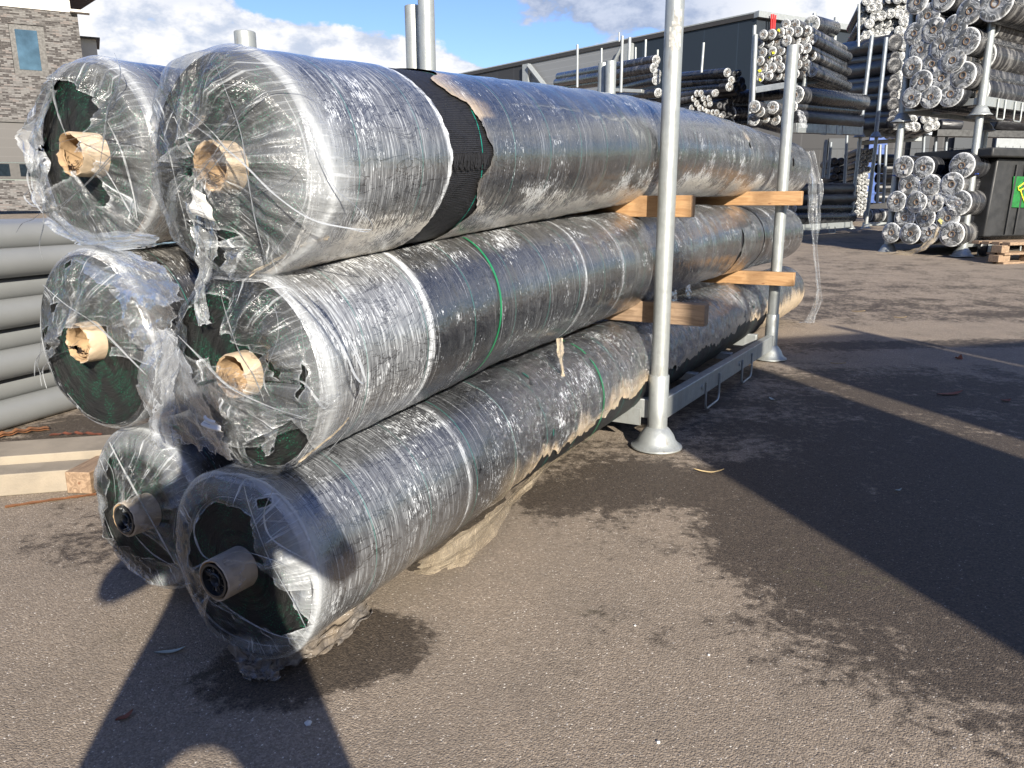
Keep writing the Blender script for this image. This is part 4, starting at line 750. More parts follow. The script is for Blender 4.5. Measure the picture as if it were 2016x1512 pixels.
# free posts of the stillages behind, seen only by their tops
for (s, c, top, lab) in ((-1.27, -1.42, 1.945, 'steel post alone above the top front roll, nearest the brick building'), (-.07, -1.43, 2.285, 'left post of the close pair of steel posts against the clouds'), (2.60, -1.43, 2.385, 'left post of the short close pair of steel posts before the warehouse')):
    b0 = Wp(s, c, 0); q = thing('steel_post', lab, 'post', b0, 'steel posts behind the front stillage'); post(q, b0, top, sleeve=.39)

def batten(label, s, c0, c1, z0, z1, w=.075, mt='wood', tilt=0.):
    a, b_ = Wp(s, c0, (z0+z1)/2), Wp(s, c1, (z0+z1)/2+tilt); d = b_-a; L = np.linalg.norm(d); d /= L; u_ = np.cross(D, d)*-1; u_ = u_ if u_[2] > 0 else -u_
    m = MB(); m.box((0, 0, 0), (L, w, z1-z0)); o = m.build('timber_batten', M[mt], None, bevel=.004, ang=40); mid = (a+b_)/2
    o.matrix_world = Matrix(((d[0], D[0], u_[0], mid[0]), (d[1], D[1], u_[1], mid[1]), (d[2], D[2], u_[2], mid[2]), (0, 0, 0, 1)))
    tag(o, label, 'batten', 'timber battens between the roll layers'); return o
batten('sunlit pine batten under the top front roll, behind the near post', .095, -1.22, .105, 1.183, 1.288)
batten('knotty weathered batten under the middle front roll, behind the near post', .10, -1.22, .20, .648, .757, mt='wood_o')
batten('pale pine batten under the top front roll, in front of the far post', 2.60, -1.25, .225, 1.232, 1.338)
batten('short orange batten under the middle front roll, in front of the far post', 2.60, -1.25, .215, .618, .722)

# ------------------------------------------------------------------ photographer, just behind the camera (only the shadow is seen)
def person():
    n = np.array([.959, .284, 0]); d = np.array([-.284, .959, 0]); o = np.array([-.20, -.20, 0])
    def q(a, b_, z): return tuple(o+a*n+b_*d+Z*z)
    v = [q(0, 0, .92), q(0, -.01, 1.12), q(0, -.01, 1.34), q(0, 0, 1.46), q(0, .02, 1.58), q(0, .03, 1.66),
         q(-.17, 0, .84), q(-.26, 0, .48), q(-.33, 0, .07), q(-.34, .12, .04), q(.15, 0, .84), q(.32, 0, .48), q(.46, 0, .07), q(.46, .12, .04),
         q(-.19, 0, 1.38), q(-.40, -.04, 1.14), q(-.10, .15, 1.20), q(.19, 0, 1.38), q(.36, -.04, 1.16), q(.30, .13, 1.24)]
    e = [(0, 1), (1, 2), (2, 3), (3, 4), (4, 5), (0, 6), (6, 7), (7, 8), (8, 9), (0, 10), (10, 11), (11, 12), (12, 13), (2, 14), (14, 15), (15, 16), (2, 17), (17, 18), (18, 19)]
    rad = [.17, .17, .19, .075, .10, .085, .13, .10, .075, .06, .14, .12, .10, .06, .09, .07, .04, .09, .07, .04]
    me = bpy.data.meshes.new('person'); me.from_pydata(v, e, []); me.materials.append(M['coat']); ob = bpy.data.objects.new('person', me); COL.objects.link(ob)
    s = ob.modifiers.new('skin', 'SKIN'); ob.modifiers.new('sub', 'SUBSURF').levels = 1; ob.modifiers['sub'].render_levels = 2
    for i, r_ in enumerate(rad): me.skin_vertices[0].data[i].radius = (r_, r_*.8)
    me.skin_vertices[0].data[0].use_root = True; tag(ob, 'person standing behind the camera whose shadow falls on the ground', 'person')
    ph = MB(); ph.box((.03, -.055, 1.25), (.16, .009, .075)); ph.build('phone', M['plug'], None, bevel=.003, origin=(.03, -.055, 1.25)); tag(bpy.data.objects['phone'], 'phone held up by the person taking the picture', 'phone')
person()
# stacked stillages outside the frame to the right, throwing the long shadows
nU = np.array([math.cos(R_(AZ)), -math.sin(R_(AZ)), 0]); dU = np.array([math.sin(R_(AZ)), math.cos(R_(AZ)), 0])
for (u0, u1, v0, h, lab) in ((1.93, 3.50, -3.0, 3.98, 'nearest'), (3.76, 5.50, -3.1, 4.0, 'second'), (5.52, 9.2, -3.0, 3.62, 'third')):
    o0 = u0*nU+v0*dU; q = thing('roll_stack', 'stacked stillage of wrapped rolls off to the right, %s along' % lab, 'roll stack', o0, 'stillages outside the frame'); L = u1-u0
    m = MB()
    for x in (.05, L-.05):
        for y in (0, -1.1): m.lathe(o0+x*nU+y*dU, [(.12, 0), (.05, .1), (.05, h)], n=12)
    for z in (.2, h/2+.1): m.box(o0+nU*L/2-dU*.55+Z*z, (L, 1.2, .1), np.array([nU, dU, Z]))
    m.build('frame', M['galv'], q)
    m = MB(); rows = int((h/2-.3)/.26); rr = (h/2-.28)/rows/2
    for z0 in (.25, h/2+.15):
        for k in range(rows):
            for j in range(4):
                c_ = o0-dU*(.15+j*.27)+Z*(z0+rr*(2*k+1)); m.tube([c_+.0*nU, c_+L*nU], min(rr*1.02, .16), 14)
    o = m.build('rolls', M['bgw'], q); set_uv(o, [(p[0]*3, p[2]*3) for p in m.v])

# unseen dark hall added behind the camera: what the glossy film mirrors below the sky
hb = thing('storage_hall', 'unseen long dark hall added behind the camera for the film to mirror', 'building', (0, -34, 0))
MB().box((5, -40, 5.0), (170, 12, 10.)).build('wall', simple('dark_cladding', (.035, .037, .04), .6, .2, .3), hb, smooth=False)
for x in range(-60, 70, 13): MB().box((x, -33.95, 2.2), (4.2, .12, 4.4)).build('door', M['panel_l'], hb, smooth=False)

# ------------------------------------------------------------------ left side: plastic pipes, kerbs, timber, office building
zdir = R_(18.); PD = np.array([math.sin(zdir), math.cos(zdir), 0]); PN = np.array([math.cos(zdir), -math.sin(zdir), 0])
pb = gnd(60, 838); pr = .083
def pipe_front(px, py): return hit(px, py, pb+PN*0, PN)
LS_ = [('bottom', 0), ('second', 1), ('third', 2), ('fourth', 3), ('fifth', 4), ('sixth', 5), ('seventh', 6), ('top', 7)]
protop = None
ordn = ['outermost', 'second', 'third', 'fourth', 'fifth', 'sixth', 'seventh']
for nm, k in LS_:
    for j in range(7 if k == 7 else (2 if k < 7 else 1)):
        c = pb+PN*(-pr-(pr if k % 2 else 0)-j*2*pr)+Z*(pr+k*pr*1.70)
        if protop is None:
            m = MB(); m.lathe((0, 0, 0), [(pr*.94, .0), (pr, .0), (pr, 5.6), (pr*.94, 5.6), (pr*.94, 0)], np.array([PN, Z, PD]), n=40); protop = m.build('plastic_pipe', M['pvc'], None, ang=40); o = protop
        else: o = protop.copy(); COL.objects.link(o)
        o.location = tuple(c-PD*2.4)
        tag(o, '%s grey plastic pipe of the %s layer in the pipe stack left of the rolls' % (ordn[j], nm), 'pipe', 'grey plastic pipes stacked behind the rolls')
def lettering(txt, p, h, d, upv, parent, name='lettering', mt='ink'):
    cu = bpy.data.curves.new(name, 'FONT'); cu.body = txt; cu.size = h; cu.extrude = .0004; to = bpy.data.objects.new(name, cu); COL.objects.link(to)
    dg = bpy.context.evaluated_depsgraph_get(); me = bpy.data.meshes.new_from_object(to.evaluated_get(dg)); bpy.data.objects.remove(to); me.materials.append(M[mt])
    o = bpy.data.objects.new(name, me); COL.objects.link(o); d = np.asarray(d, float); w = np.cross(d, upv)
    mw = Matrix(((d[0], upv[0], w[0], p[0]), (d[1], upv[1], w[1], p[1]), (d[2], upv[2], w[2], p[2]), (0, 0, 0, 1)))
    if parent is not None: o.parent = parent; o.matrix_world = mw; o.matrix_parent_inverse = parent.matrix_world.inverted() if False else Matrix.Translation(-Vector(parent.location))
    else: o.matrix_world = mw
    return o
bpy.context.view_layer.update()
pipes = [o for o in COL.objects if o.name.startswith('plastic_pipe')]
def on_pipe(k, px, py, txt, h):
    rec = (pr if k % 2 else 0); c = pb+PN*(-pr-rec)+Z*(pr+k*pr*1.70); p = hit(px, py, c+PN*pr, PN); s = float((p-c)@PD); a = R_(-12)
    nrm = PN*math.cos(a)+Z*math.sin(a); dd = -PD; q = c+PD*s+nrm*(pr+.0012); upv = np.cross(nrm, dd); lettering(txt, q, h, dd, upv, pipes[k*2])
on_pipe(0, 116, 789, 'PIPELIFE', .036); on_pipe(0, 100, 793, '\u25B2', .03); on_pipe(0, 190, 770, 'stormdrain', .022); on_pipe(0, 40, 812, '- PE -  12.060001  N', .018)
on_pipe(1, 74, 752, 'PIPELIFE', .034); on_pipe(1, 46, 762, '- PE -  N. 120001', .018); on_pipe(1, 150, 738, 'stormdrain', .022); on_pipe(2, 6, 716, 'PE 12', .02)

# pale kerb beams and a block of timber in front of them
e1 = gnd(0, 978); e2 = gnd(150, 966); kd = (e2-e1)/np.linalg.norm(e2-e1); kn = np.array([-kd[1], kd[0], 0])
m = MB(); m.box(e1+kd*.05+kn*.075+Z*.05, (1.5, .15, .10), np.array([kd, kn, Z])); o = m.build('concrete_beam', M['conc'], None, bevel=.005, origin=e1); tag(o, 'pale concrete beam lying nearest the timber block on the wet ground', 'concrete beam')
m = MB(); m.box(e1+kd*.15+kn*.30+Z*.066, (1.7, .26, .132), np.array([kd, kn, Z])); o = m.build('concrete_beam', M['conc'], None, bevel=.005, origin=e1); tag(o, 'taller pale concrete beam behind the low one, below the grey pipes', 'concrete beam')
tb = gnd(157, 974); td = gnd(236, 888, .1)-gnd(152, 933, .1); td[2] = 0; td /= np.linalg.norm(td); tn = np.array([td[1], -td[0], 0])
m = MB(); m.box((0, 0, 0), (.55, .115, .10)); o = m.build('timber_block', M['wood_o'], None, bevel=.004, ang=40); cpos = tb+td*.275+Z*.055
o.matrix_world = Matrix(((td[0], tn[0], 0, cpos[0]), (td[1], tn[1], 0, cpos[1]), (0, 0, 1, cpos[2]), (0, 0, 0, 1))); tag(o, 'square timber block lying against the pale beam beside the bottom rear roll', 'timber block')
def strip(px0, py0, px1, py1, w, mt, name, label, cat, h=.006, curl=.0):
    a, b_ = gnd(px0, py0), gnd(px1, py1); d = b_-a; L = np.linalg.norm(d); d /= L; n_ = np.array([-d[1], d[0], 0]); m = MB(); n = 14
    for z in (0, h): m.grid([[a+d*L*i/n+n_*w*(j-.5)*(1+.3*math.sin(i*1.9))+Z*(.004+z+curl*math.sin(i/n*PI)*(.6+.4*math.sin(i*2.))) for j in range(2)] for i in range(n+1)])
    o = m.build(name, M[mt], None, origin=a, ang=60); tag(o, label, cat); return o
strip(-30, 868, 96, 846, .05, 'wood_dk', 'bark_strip', 'broad reddish strip of bark lying under the grey pipes', 'bark strip', .012, .02)
strip(98, 858, 200, 857, .02, 'leaf_r', 'bark_strip', 'thin curled brown strip on the ground behind the pale beam', 'bark strip', .005, .015)
strip(10, 1000, 190, 975, .02, 'wood_dk', 'bark_strip', 'thin rusty strip along the front edge of the pale concrete beam', 'bark strip', .004, .003)

# office building: corner at a depth, wall runs toward the viewer's left
oc = atY(156, 60, 38.); wd = -np.array([math.sin(R_(62)), math.cos(R_(62)), 0]); wn = np.array([-wd[1], wd[0], 0]); wn = wn if wn[1] < 0 else -wn
def wpt(px, py, off=0.): return hit(px, py, oc+wn*off, wn)
def wz(px, py): return float(wpt(px, py)[2])
gB = wz(60, 413)-.05
office = thing('office_building', 'brick office building with white fascia and overhanging brown roof at the left edge', 'building', (oc[0], oc[1], gB))
def wrect(name, x0, x1, z0, z1, mt, parent, off=0., th=.25, uvs=True):       # x along the wall from the corner (metres), slab of thickness th behind off
    base = np.array([oc[0], oc[1], 0]); m = MB(); c_ = base+wd*(x0+x1)/2+wn*(off-th/2)+Z*(z0+z1)/2; m.box(c_, (x1-x0, th, z1-z0), np.array([wd, wn, Z])); o = m.build(name, M[mt], parent, smooth=False)
    set_uv(o, [((np.array(p)-base)@wd+(np.array(p)-base)@wn, p[2]) for p in m.v]); return o
def wx(px, py): return float((wpt(px, py)-oc)@wd)
zt = wz(150, 27); zb1 = wz(40, 236); zb2 = wz(40, 241); W0, W1 = wx(17, 60), wx(86, 60); zw0, zw1 = wz(50, 147), wz(50, 48); zs0 = wz(30, 320); zg0 = wz(30, 350); zg1 = wz(30, 320); zbk = wz(30, 356)
WL = 22.
wrect('brick_wall', 0, W1, zb1, zt, 'brick', office); wrect('brick_wall', W1, W0, zb1, zw0, 'brick', office); wrect('brick_wall', W1, W0, zw1, zt, 'brick', office); wrect('brick_wall', W0, WL, zb1, zt, 'brick', office)
m = MB(); base = np.array([oc[0], oc[1], 0]); m.box(base-wn*5+Z*(gB+zt)/2+wd*.13, (.25, 9.5, zt-gB), np.array([wd, wn, Z])); o = m.build('side_wall', M['brick'], office, smooth=False); set_uv(o, [((np.array(p)-base)@wn, p[2]) for p in m.v])
wf = wrect('window', W1, W0, zw0, zw1, 'frame', office, -.06, .06); wrect('pane', W1+.28, W0-.22, zw0+.22, zw1-.22, 'glass', wf, -.045, .01)
wrect('fascia', .25, WL, zt+.02, zt+.62, 'white', office, .05); m = MB(); m.box(base+wd*(-.1)+wn*.12+Z*(zt+.06), (.8, .5, .1), np.array([wd, wn, Z])); m.build('fascia_ledge', M['white'], office, smooth=False)
rz = wz(150, 5)+.05
rd = np.array([math.sin(R_(-43)), math.cos(R_(-43)), 0]); fr_ = base-wd*1.5+wn*.95
m = MB(); q_ = [fr_, fr_+wd*(WL+2), fr_+wd*(WL+2)+rd*9, fr_+rd*9]; m.add([p+Z*(rz+.45) for p in q_]+[p+Z*(rz+.55) for p in q_], [(0, 1, 2, 3), (4, 7, 6, 5), (0, 4, 5, 1), (1, 5, 6, 2), (2, 6, 7, 3), (3, 7, 4, 0)]); rf = m.build('roof', M['soffit'], office, smooth=False)
m = MB(); m.box(fr_+wd*(WL/2+1)+wn*.06+Z*(rz+.62), (WL+2.05, .12, .4), np.array([wd, wn, Z])); m.build('roof_edge', M['gold'], rf, smooth=False)
wrect('lintel_band', 0, WL, zb2, zb1, 'frame', office, .03); sh_ = wrect('roller_shutter', .35, WL, zs0, zb2, 'shutter', office, -.05, .1); wrect('brick_wall', 0, .35, gB, zb2, 'brick', office)
wf = wrect('window', .35, WL, zg0-.08, zs0-.01, 'frame', office, -.10, .1)
k = .6
while k < 20: wrect('pane', k, k+1.05, zg0+.07, zs0-.06, 'glass_d', wf, -.085, .02); k += 1.45
wrect('brick_wall', .35, WL, gB, zg0-.1, 'brick', office)
m = MB(); m.box(atY(167, 98, 44)+Z*(-1.3), (1.1, 3, 3.4), np.array([wd, wn, Z])); an = m.build('annex', M['white'], office, smooth=False); m = MB(); m.box(atY(170, 84, 43.9), (1.25, 3.2, .07), np.array([wd, wn, Z])); m.build('annex_roof', M['frame'], an, smooth=False)
# low stack of black corrugated sheets at its foot
ps = gnd(52, 414); q = thing('sheet_stack', 'low black stack with pale edges at the foot of the brick building', 'stack', ps)
zt2 = float(hit(40, 371, ps, wn)[2]); nl = 4
for i in range(nl):
    z0 = ps[2]+(zt2-ps[2])*i/nl; z1 = ps[2]+(zt2-ps[2])*(i+1)/nl
    m = MB(); m.box(ps+wd*5-wn*.6+Z*((z0+z1)/2-ps[2]), (13, 1.2, (z1-z0)*.82), np.array([wd, wn, Z])); m.build('black_sheet', M['plug'], q, smooth=False)
    m = MB(); m.box(ps+wd*5-wn*.58+Z*(z1-ps[2]-(z1-z0)*.10), (13, 1.22, (z1-z0)*.14), np.array([wd, wn, Z])); m.build('spacer', M['trim'], q, smooth=False)

# ------------------------------------------------------------------ background: warehouse, stillages, rolls
C0 = atY(1491, 23, 52.); wv = np.array([math.sin(R_(-41)), math.cos(R_(-41)), 0]); wv2 = np.array([math.sin(R_(62)), math.cos(R_(62)), 0]); wnn = -np.array([wv[1], -wv[0], 0])
g0 = gh(52)
def wt(px, py=120): return float((hit(px, py, C0, wnn)-C0)@wv)
wh = thing('warehouse', 'long anthracite warehouse with a pale grey panel and blue window band', 'building', (C0[0], C0[1], g0))
def wrec(name, t0, t1, z0, z1, mt, off=0., th=.4, parent=None):
    b0 = np.array([C0[0], C0[1], 0]); m = MB(); m.box(b0+wv*(t0+t1)/2+wnn*(off-th/2)+Z*(z0+z1)/2, (t1-t0, th, z1-z0), np.array([wv, wnn, Z])); o = m.build(name, M[mt], parent or wh, smooth=False)
    set_uv(o, [((np.array(p)-b0)@wv, p[2]) for p in m.v]); return o
zr = C0[2]; T1_, T2_, T3_ = wt(1240), wt(1040), 95.
wall_ = wrec('wall', 0, T1_, g0-2, zr-.35, 'panel'); wrec('wall', T2_, T3_, g0-2, zr-.35, 'panel_b'); wrec('roof_trim', -.1, T3_, zr-.35, zr-.08, 'frame', .12, .5)
wrec('roof_flashing', -.1, T3_, zr-.08, zr, 'trim', .14, .54)
cz = float(hit(1062, 148, C0, wnn)[2]); cz = zr-4.3
wrec('grey_panel', T1_, T2_, cz, zr-.35, 'panel_l', .02); bw = wrec('window_band', T1_, T2_, g0-2, cz, 'blue', -.5)
for k in range(10):
    a = lerp(T1_, T2_, (k+.06)/10); b_ = lerp(T1_, T2_, (k+.9)/10); wrec('pane', a, b_, cz-2.6, cz-.35, 'glass', -.47, .05, bw)
for tt in (T1_, T2_): wrec('mullion', tt-.35, tt+.35, g0-2, zr-.4, 'trim', .35, .5)
a = np.array([C0[0], C0[1], 0]); m = MB(); m.tube([a+wv*(T2_-.5)+wnn*.4+Z*(zr-.6), a+wv*(T2_-4.5)+wnn*.4+Z*cz], .22, 6); m.build('brace', M['trim'], wh); m = MB(); m.tube([a+wv*(T1_+.5)+wnn*.4+Z*(zr-.6), a+wv*(T1_+3.5)+wnn*.4+Z*(cz-.5)], .12, 6); m.build('brace', M['trim'], wh)
n2 = np.array([wv2[1], -wv2[0], 0]); b0 = np.array([C0[0], C0[1], 0])
m = MB(); m.box(b0+wv2*17-n2*.2+Z*(g0-2+zr-.35)/2, (34, .4, zr-.35-g0+2), np.array([wv2, n2, Z])); o = m.build('side_wall', M['panel'], wh, smooth=False); set_uv(o, [((np.array(p)-b0)@wv2, p[2]) for p in m.v])
m = MB(); m.box(b0+wv2*17+n2*.05+Z*(zr-.18), (34.3, .5, .36), np.array([wv2, n2, Z])); m.build('roof_trim', M['trim'], wh, smooth=False)
def atw(px, py, off): return hit(px, py, b0+n2*off, n2)
for x0, y0, x1, y1 in ((1519, 28, 1514, 190), (1523, 28, 1518, 190), (1527, 30, 1519, 110)):
    m = MB(); m.tube([atw(x0, y0, .5), atw(x1, y1, .5)], .055, 8); m.build('red_downpipe', M['red'], wh)

# --- helpers for rolls in stacks
def roll_mesh(L, r, jag=0):
    m = MB(); n = 28; pr_ = [(r*.97, 0), (r, r*.06), (r*1.0, L-.02), (r*.97, L)]
    m.lathe((0, 0, 0), pr_, n=n, mi=0); o = len(m.v)
    rr = [(r*.97, .0), (r*.9, -r*.07), (r*.62, -r*.10), (r*.34, -r*.06), (r*.26, -r*.04)]
    for hh, sg in ((0, 1), (L, -1)): m.lathe((0, 0, 0), [(a, hh+sg*b_) for a, b_ in rr]+[(.001, hh+sg*(-r*.02))], n=n, mi=1)
    return m
_cache = {}
def far_roll(label, cat, a, ax, L, r, group, style=0, extras=True, name='wrapped_roll'):
    """a: centre of the near end, ax: direction of the axis; style 0 clear film, 1 black cloth, 2 bright small end"""
    key = (round(L, 1), style); ax = np.asarray(ax, float)/np.linalg.norm(ax)
    if key not in _cache:
        m = roll_mesh(L, 1.0 if False else .2); me_ = m.build(name, [M['bgd'] if style == 1 else M['bgw'], M['bge'] if style != 1 else M['bgd']], None, ang=50)
        v_ = np.array(m.v); e_ = np.array([(0 if True else 0)]); uv_ = np.stack([v_[:, 2], np.arctan2(v_[:, 1], v_[:, 0])*.4], -1); cap = np.zeros(len(v_), bool); cap[28*4:] = True
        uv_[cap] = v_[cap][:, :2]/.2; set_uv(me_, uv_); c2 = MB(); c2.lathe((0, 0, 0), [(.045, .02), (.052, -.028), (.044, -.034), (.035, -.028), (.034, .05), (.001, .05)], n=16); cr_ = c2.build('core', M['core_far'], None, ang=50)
        _cache[key] = (me_.data, cr_.data); bpy.data.objects.remove(me_); bpy.data.objects.remove(cr_)
    dm, dc = _cache[key]; o = bpy.data.objects.new(name, dm); COL.objects.link(o); e1 = np.cross(Z, ax); e1 /= np.linalg.norm(e1)+1e-9; e2 = np.cross(ax, e1); k = r/.2; rot = random.uniform(0, 6.28)
    f1 = e1*math.cos(rot)+e2*math.sin(rot); f2 = -e1*math.sin(rot)+e2*math.cos(rot)
    o.matrix_world = Matrix(((f1[0]*k, f2[0]*k, ax[0], a[0]), (f1[1]*k, f2[1]*k, ax[1], a[1]), (f1[2]*k, f2[2]*k, ax[2], a[2]), (0, 0, 0, 1)))
    tag(o, label, cat, group)
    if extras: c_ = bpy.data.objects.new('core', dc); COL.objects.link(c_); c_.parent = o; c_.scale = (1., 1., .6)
    return o
_st = {}
def sticker(parent, ang, rr, w, h, mt, depth=-.03):
    m = MB(); p_ = np.array([math.cos(ang)*rr, math.sin(ang)*rr, depth]); m.box(p_, (w, h, .004)); m.box(p_+np.array([w*.4, h*.5, .006]), (w*.7, h*.4, .004)); o = m.build('label', M[mt], None, smooth=False); o.parent = parent; o.location = (0, 0, 0)

# --- the right-hand rack of two tiers
GR = np.array([math.sin(R_(55)), math.cos(R_(55)), 0]); FR = np.array([-math.cos(R_(55)), math.sin(R_(55)), 0])
R0 = gnd(1893, 506)
def on_front(px, py, off=0.): return hit(px, py, R0+GR*off, GR)
def px_r(p, r): return r*float(np.linalg.norm(p-CAM))/F*.985
L0 = on_front(1748, 490); L0[2] = gh(L0[1]); wR = float(np.linalg.norm((L0-R0)[:2])); zU = float(on_front(1941, 228)[2]); pw = .070; zg = R0[2]
def stillage(label, base_front, fdir, gdir, width, length, z0, ztop, pr_, group=None, mt='galv', hooks=True, rear=True, cups=True, posts_=(1, 1, 1, 1), deck=.55):
    q = thing('steel_stillage', label, 'stillage', base_front+Z*(z0-base_front[2]), group); base_front = base_front+Z*(z0-base_front[2]); sc = pr_/.0435
    cs = [(0, 0), (width, 0), (0, length), (width, length)]
    for i, (a, b_) in enumerate(cs):
        if not posts_[i]: continue
        p_ = base_front+fdir*a+gdir*b_; p_[2] = z0; post(q, p_, ztop-z0, r=pr_, sleeve=.40*sc, sc=sc, mt=mt)
    zd = z0+deck*.5
    for b_ in (0, length): beam(q, base_front+gdir*b_+Z*(zd-z0), base_front+fdir*width+gdir*b_+Z*(zd-z0), w=.09, h=.12, name='cross_beam', mt=mt)
    for a in (0, width):
        bb = beam(q, base_front+fdir*a+Z*(zd-z0), base_front+fdir*a+gdir*length+Z*(zd-z0), w=.09, h=.17, name='side_beam', mt=mt)
        if hooks and a == hooks-1:
            for k in (.14, .34, .66, .86): hook(bb, base_front+fdir*a-fdir*.07*(1 if a == 0 else -1)+gdir*(length*k)+Z*(zd-z0), gdir, .30, .30, r=.018, up=.07, mt=mt)
    for k in (.3, .7): beam(q, base_front+gdir*length*k+Z*(zd-z0-.03), base_front+fdir*width+gdir*length*k+Z*(zd-z0-.03), w=.08, h=.06, name='cross_beam', mt=mt)
    return q
stillage('lower galvanised stillage of the right-hand stack, standing beside the black bin', R0, FR, GR, wR, 3.6, zg, zU+.15, pw, 'stillages with small rolls in the yard', hooks=1)
stillage('upper galvanised stillage of the right-hand stack, with larger rolls', R0, FR, GR, wR, 3.6, zU, zU+4.6, pw, 'stillages with small rolls in the yard', hooks=1)
ORD = ['first', 'second', 'third', 'fourth', 'fifth', 'sixth', 'seventh', 'eighth', 'ninth', 'tenth', 'eleventh', 'twelfth']
rowsL = [[(1755, 458, 18), (1792, 460, 19), (1829.5, 459, 19), (1874, 461, 22)], [(1781, 428.5, 19.5), (1822, 428.5, 18), (1866, 429.5, 21)], [(1765, 396.5, 18.5), (1804.5, 398, 19), (1840, 399, 17), (1888, 399.5, 22)],
    [(1790, 365, 20), (1832, 365, 19), (1874, 363, 21)], [(1779, 328.5, 19), (1818, 330, 19.5), (1894, 326, 22)]]
RN = ['bottom', 'second', 'third', 'fourth', 'top']
for i, row in enumerate(rowsL):
    for j, (x, y, rp) in enumerate(row):
        p_ = on_front(x, y, -.25+random.uniform(-.015, .015)); r = px_r(p_, rp); o = far_roll('wrapped roll, %s from left, %s row, lower right-hand stillage' % (ORD[j], RN[i]), 'fabric roll', p_, GR, 5.2, r, 'wrapped rolls in the lower right-hand stillage')
        if (i*3+j) % 3 != 1: sticker(o, random.uniform(0, 6.28), .11, .07, .05, 'yellow_paper' if (i, j) in ((1, 2), (4, 1)) else 'paper')
rowsU = [[(1794.5, 192, 18), (1832.5, 191, 19), (1871.5, 185, 21.5), (1917, 180, 26)], [(1814, 161, 19.5), (1853.5, 154, 20.5), (1896, 148, 22)], [(1795.5, 132.5, 18), (1835, 126, 19), (1876, 118.5, 21.5), (1929.5, 111, 25.5)],
    [(1812, 98, 19.5), (1855.5, 91, 21), (1903, 81.5, 22)], [(1800, 66, 18), (1838, 59, 20.5), (1879.5, 54, 21), (1941, 53, 24)], [(1827, 31, 20.5), (1909, 22, 21)], [(1806, 4, 19), (1858, -2, 20), (1960, 6, 28)]]
RNu = ['bottom', 'second', 'third', 'fourth', 'fifth', 'sixth', 'topmost']
for i, row in enumerate(rowsU):
    for j, (x, y, rp) in enumerate(row):
        p_ = on_front(x, y, -.3+random.uniform(-.02, .02)+(.5 if j == 3 else 0)); r = px_r(p_, rp); o = far_roll('wrapped roll, %s from left, %s row, upper right-hand stillage' % (ORD[j], RNu[i]), 'fabric roll', p_, GR, 5.2, r, 'wrapped rolls in the upper right-hand stillage')
        if (i*2+j) % 4 == 1: sticker(o, random.uniform(0, 6.28), .11, .06, .05, 'paper')
m = MB(); pts = [on_front(x, y, -.1) for x, y in ((1757, 345), (1790, 352), (1850, 350), (1905, 345), (1926, 342))]; m.tube(pts, .022, 6, flat=.4); o = m.build('blue_strap', M['blue_strap'], None, origin=pts[0]); tag(o, 'blue strap pulled across the lower right-hand stillage posts', 'strap')
o = drape('loose_film_strip', [on_front(x, y, -.55) for x, y in ((1846, 440), (1836, 462), (1815, 482), (1790, 493), (1755, 495), (1706, 499))], [on_front(x, y, -.55) for x, y in ((1853, 452), (1842, 476), (1822, 492), (1796, 504), (1756, 507), (1704, 503))], 'film_dirty', None, amp=.03, seed=91, rag=.02, thick=.2, n=50, k=10, nrm=-GR); tag(o, 'grimy film strip trailing from the bottom row of the right-hand stillage onto the ground', 'plastic film')
o = drape('loose_film_strip', [on_front(x, y, -.55) for x, y in ((1802, 345), (1806, 370), (1805, 395), (1808, 420))], [on_front(x, y, -.55) for x, y in ((1813, 350), (1815, 375), (1816, 400), (1818, 418))], 'film', None, amp=.03, seed=93, rag=.02, thick=.3, n=40, k=10, nrm=-GR); tag(o, 'clear film strip hanging down the middle of the right-hand stillage', 'plastic film')
o = drape('loose_film_strip', [on_front(x, y, -.5) for x, y in ((1848, 376), (1855, 395), (1870, 415))], [on_front(x, y, -.5) for x, y in ((1862, 380), (1885, 386), (1902, 400))], 'film', None, amp=.05, seed=95, rag=.02, thick=.3, n=30, k=24, nrm=-GR); tag(o, 'crumpled clear film over the third row of the right-hand stillage', 'plastic film')

# --- black waste container on castors, pallet beneath
bp = gnd(1962, 505); bd = np.array([math.sin(R_(68)), math.cos(R_(68)), 0]); bn = np.array([bd[1], -bd[0], 0])*1.
if bn[1] > 0: bn = -bn
bf = bp+bn*0; zt_ = float(hit(1962, 291, bf, bn)[2]); zb_ = float(hit(1962, 466, bf, bn)[2]); X0 = float((hit(1944, 400, bf, bn)-bf)@bd)
bin_ = thing('waste_container', 'black wheeled container with a green panel and yellow mark, on the right edge', 'container', bf)
m = MB(); w_ = 2.6; h0, h1 = zb_-bf[2], zt_-bf[2]-.18
def bpt(a, d_, z): return bf+bd*a-bn*d_+Z*z
vs = [bpt(X0+.02, 0, h0), bpt(X0+w_, 0, h0), bpt(X0+w_, 1.3, h0), bpt(X0+.02, 1.3, h0), bpt(X0+.12, 0, h1), bpt(X0+w_+.1, 0, h1), bpt(X0+w_+.1, 1.5, h1), bpt(X0+.12, 1.5, h1)]
m.add(vs, [(0, 1, 2, 3), (4, 7, 6, 5), (0, 4, 5, 1), (1, 5, 6, 2), (2, 6, 7, 3), (3, 7, 4, 0)]); m.build('body', M['bin'], bin_, bevel=.03)
m = MB(); m.box(bpt(X0+w_/2-.05, .7, h1+.09), (w_+.45, 1.75, .17), np.array([bd, bn, Z])); m.build('lid', M['bin'], bin_, bevel=.03)
for k, xx in enumerate((.58, .84, 1.25, 1.7)):
    m = MB(); m.tube([bpt(X0+xx, -.03, h0+.05), bpt(X0+xx+.14*(h1-h0)/1.8*.6, -.03, h1-.12)], .022, 8); m.build('rib', M['bin'], bin_)
def bq(px, py, off=-.035): return hit(px, py, bf-bn*off, bn)
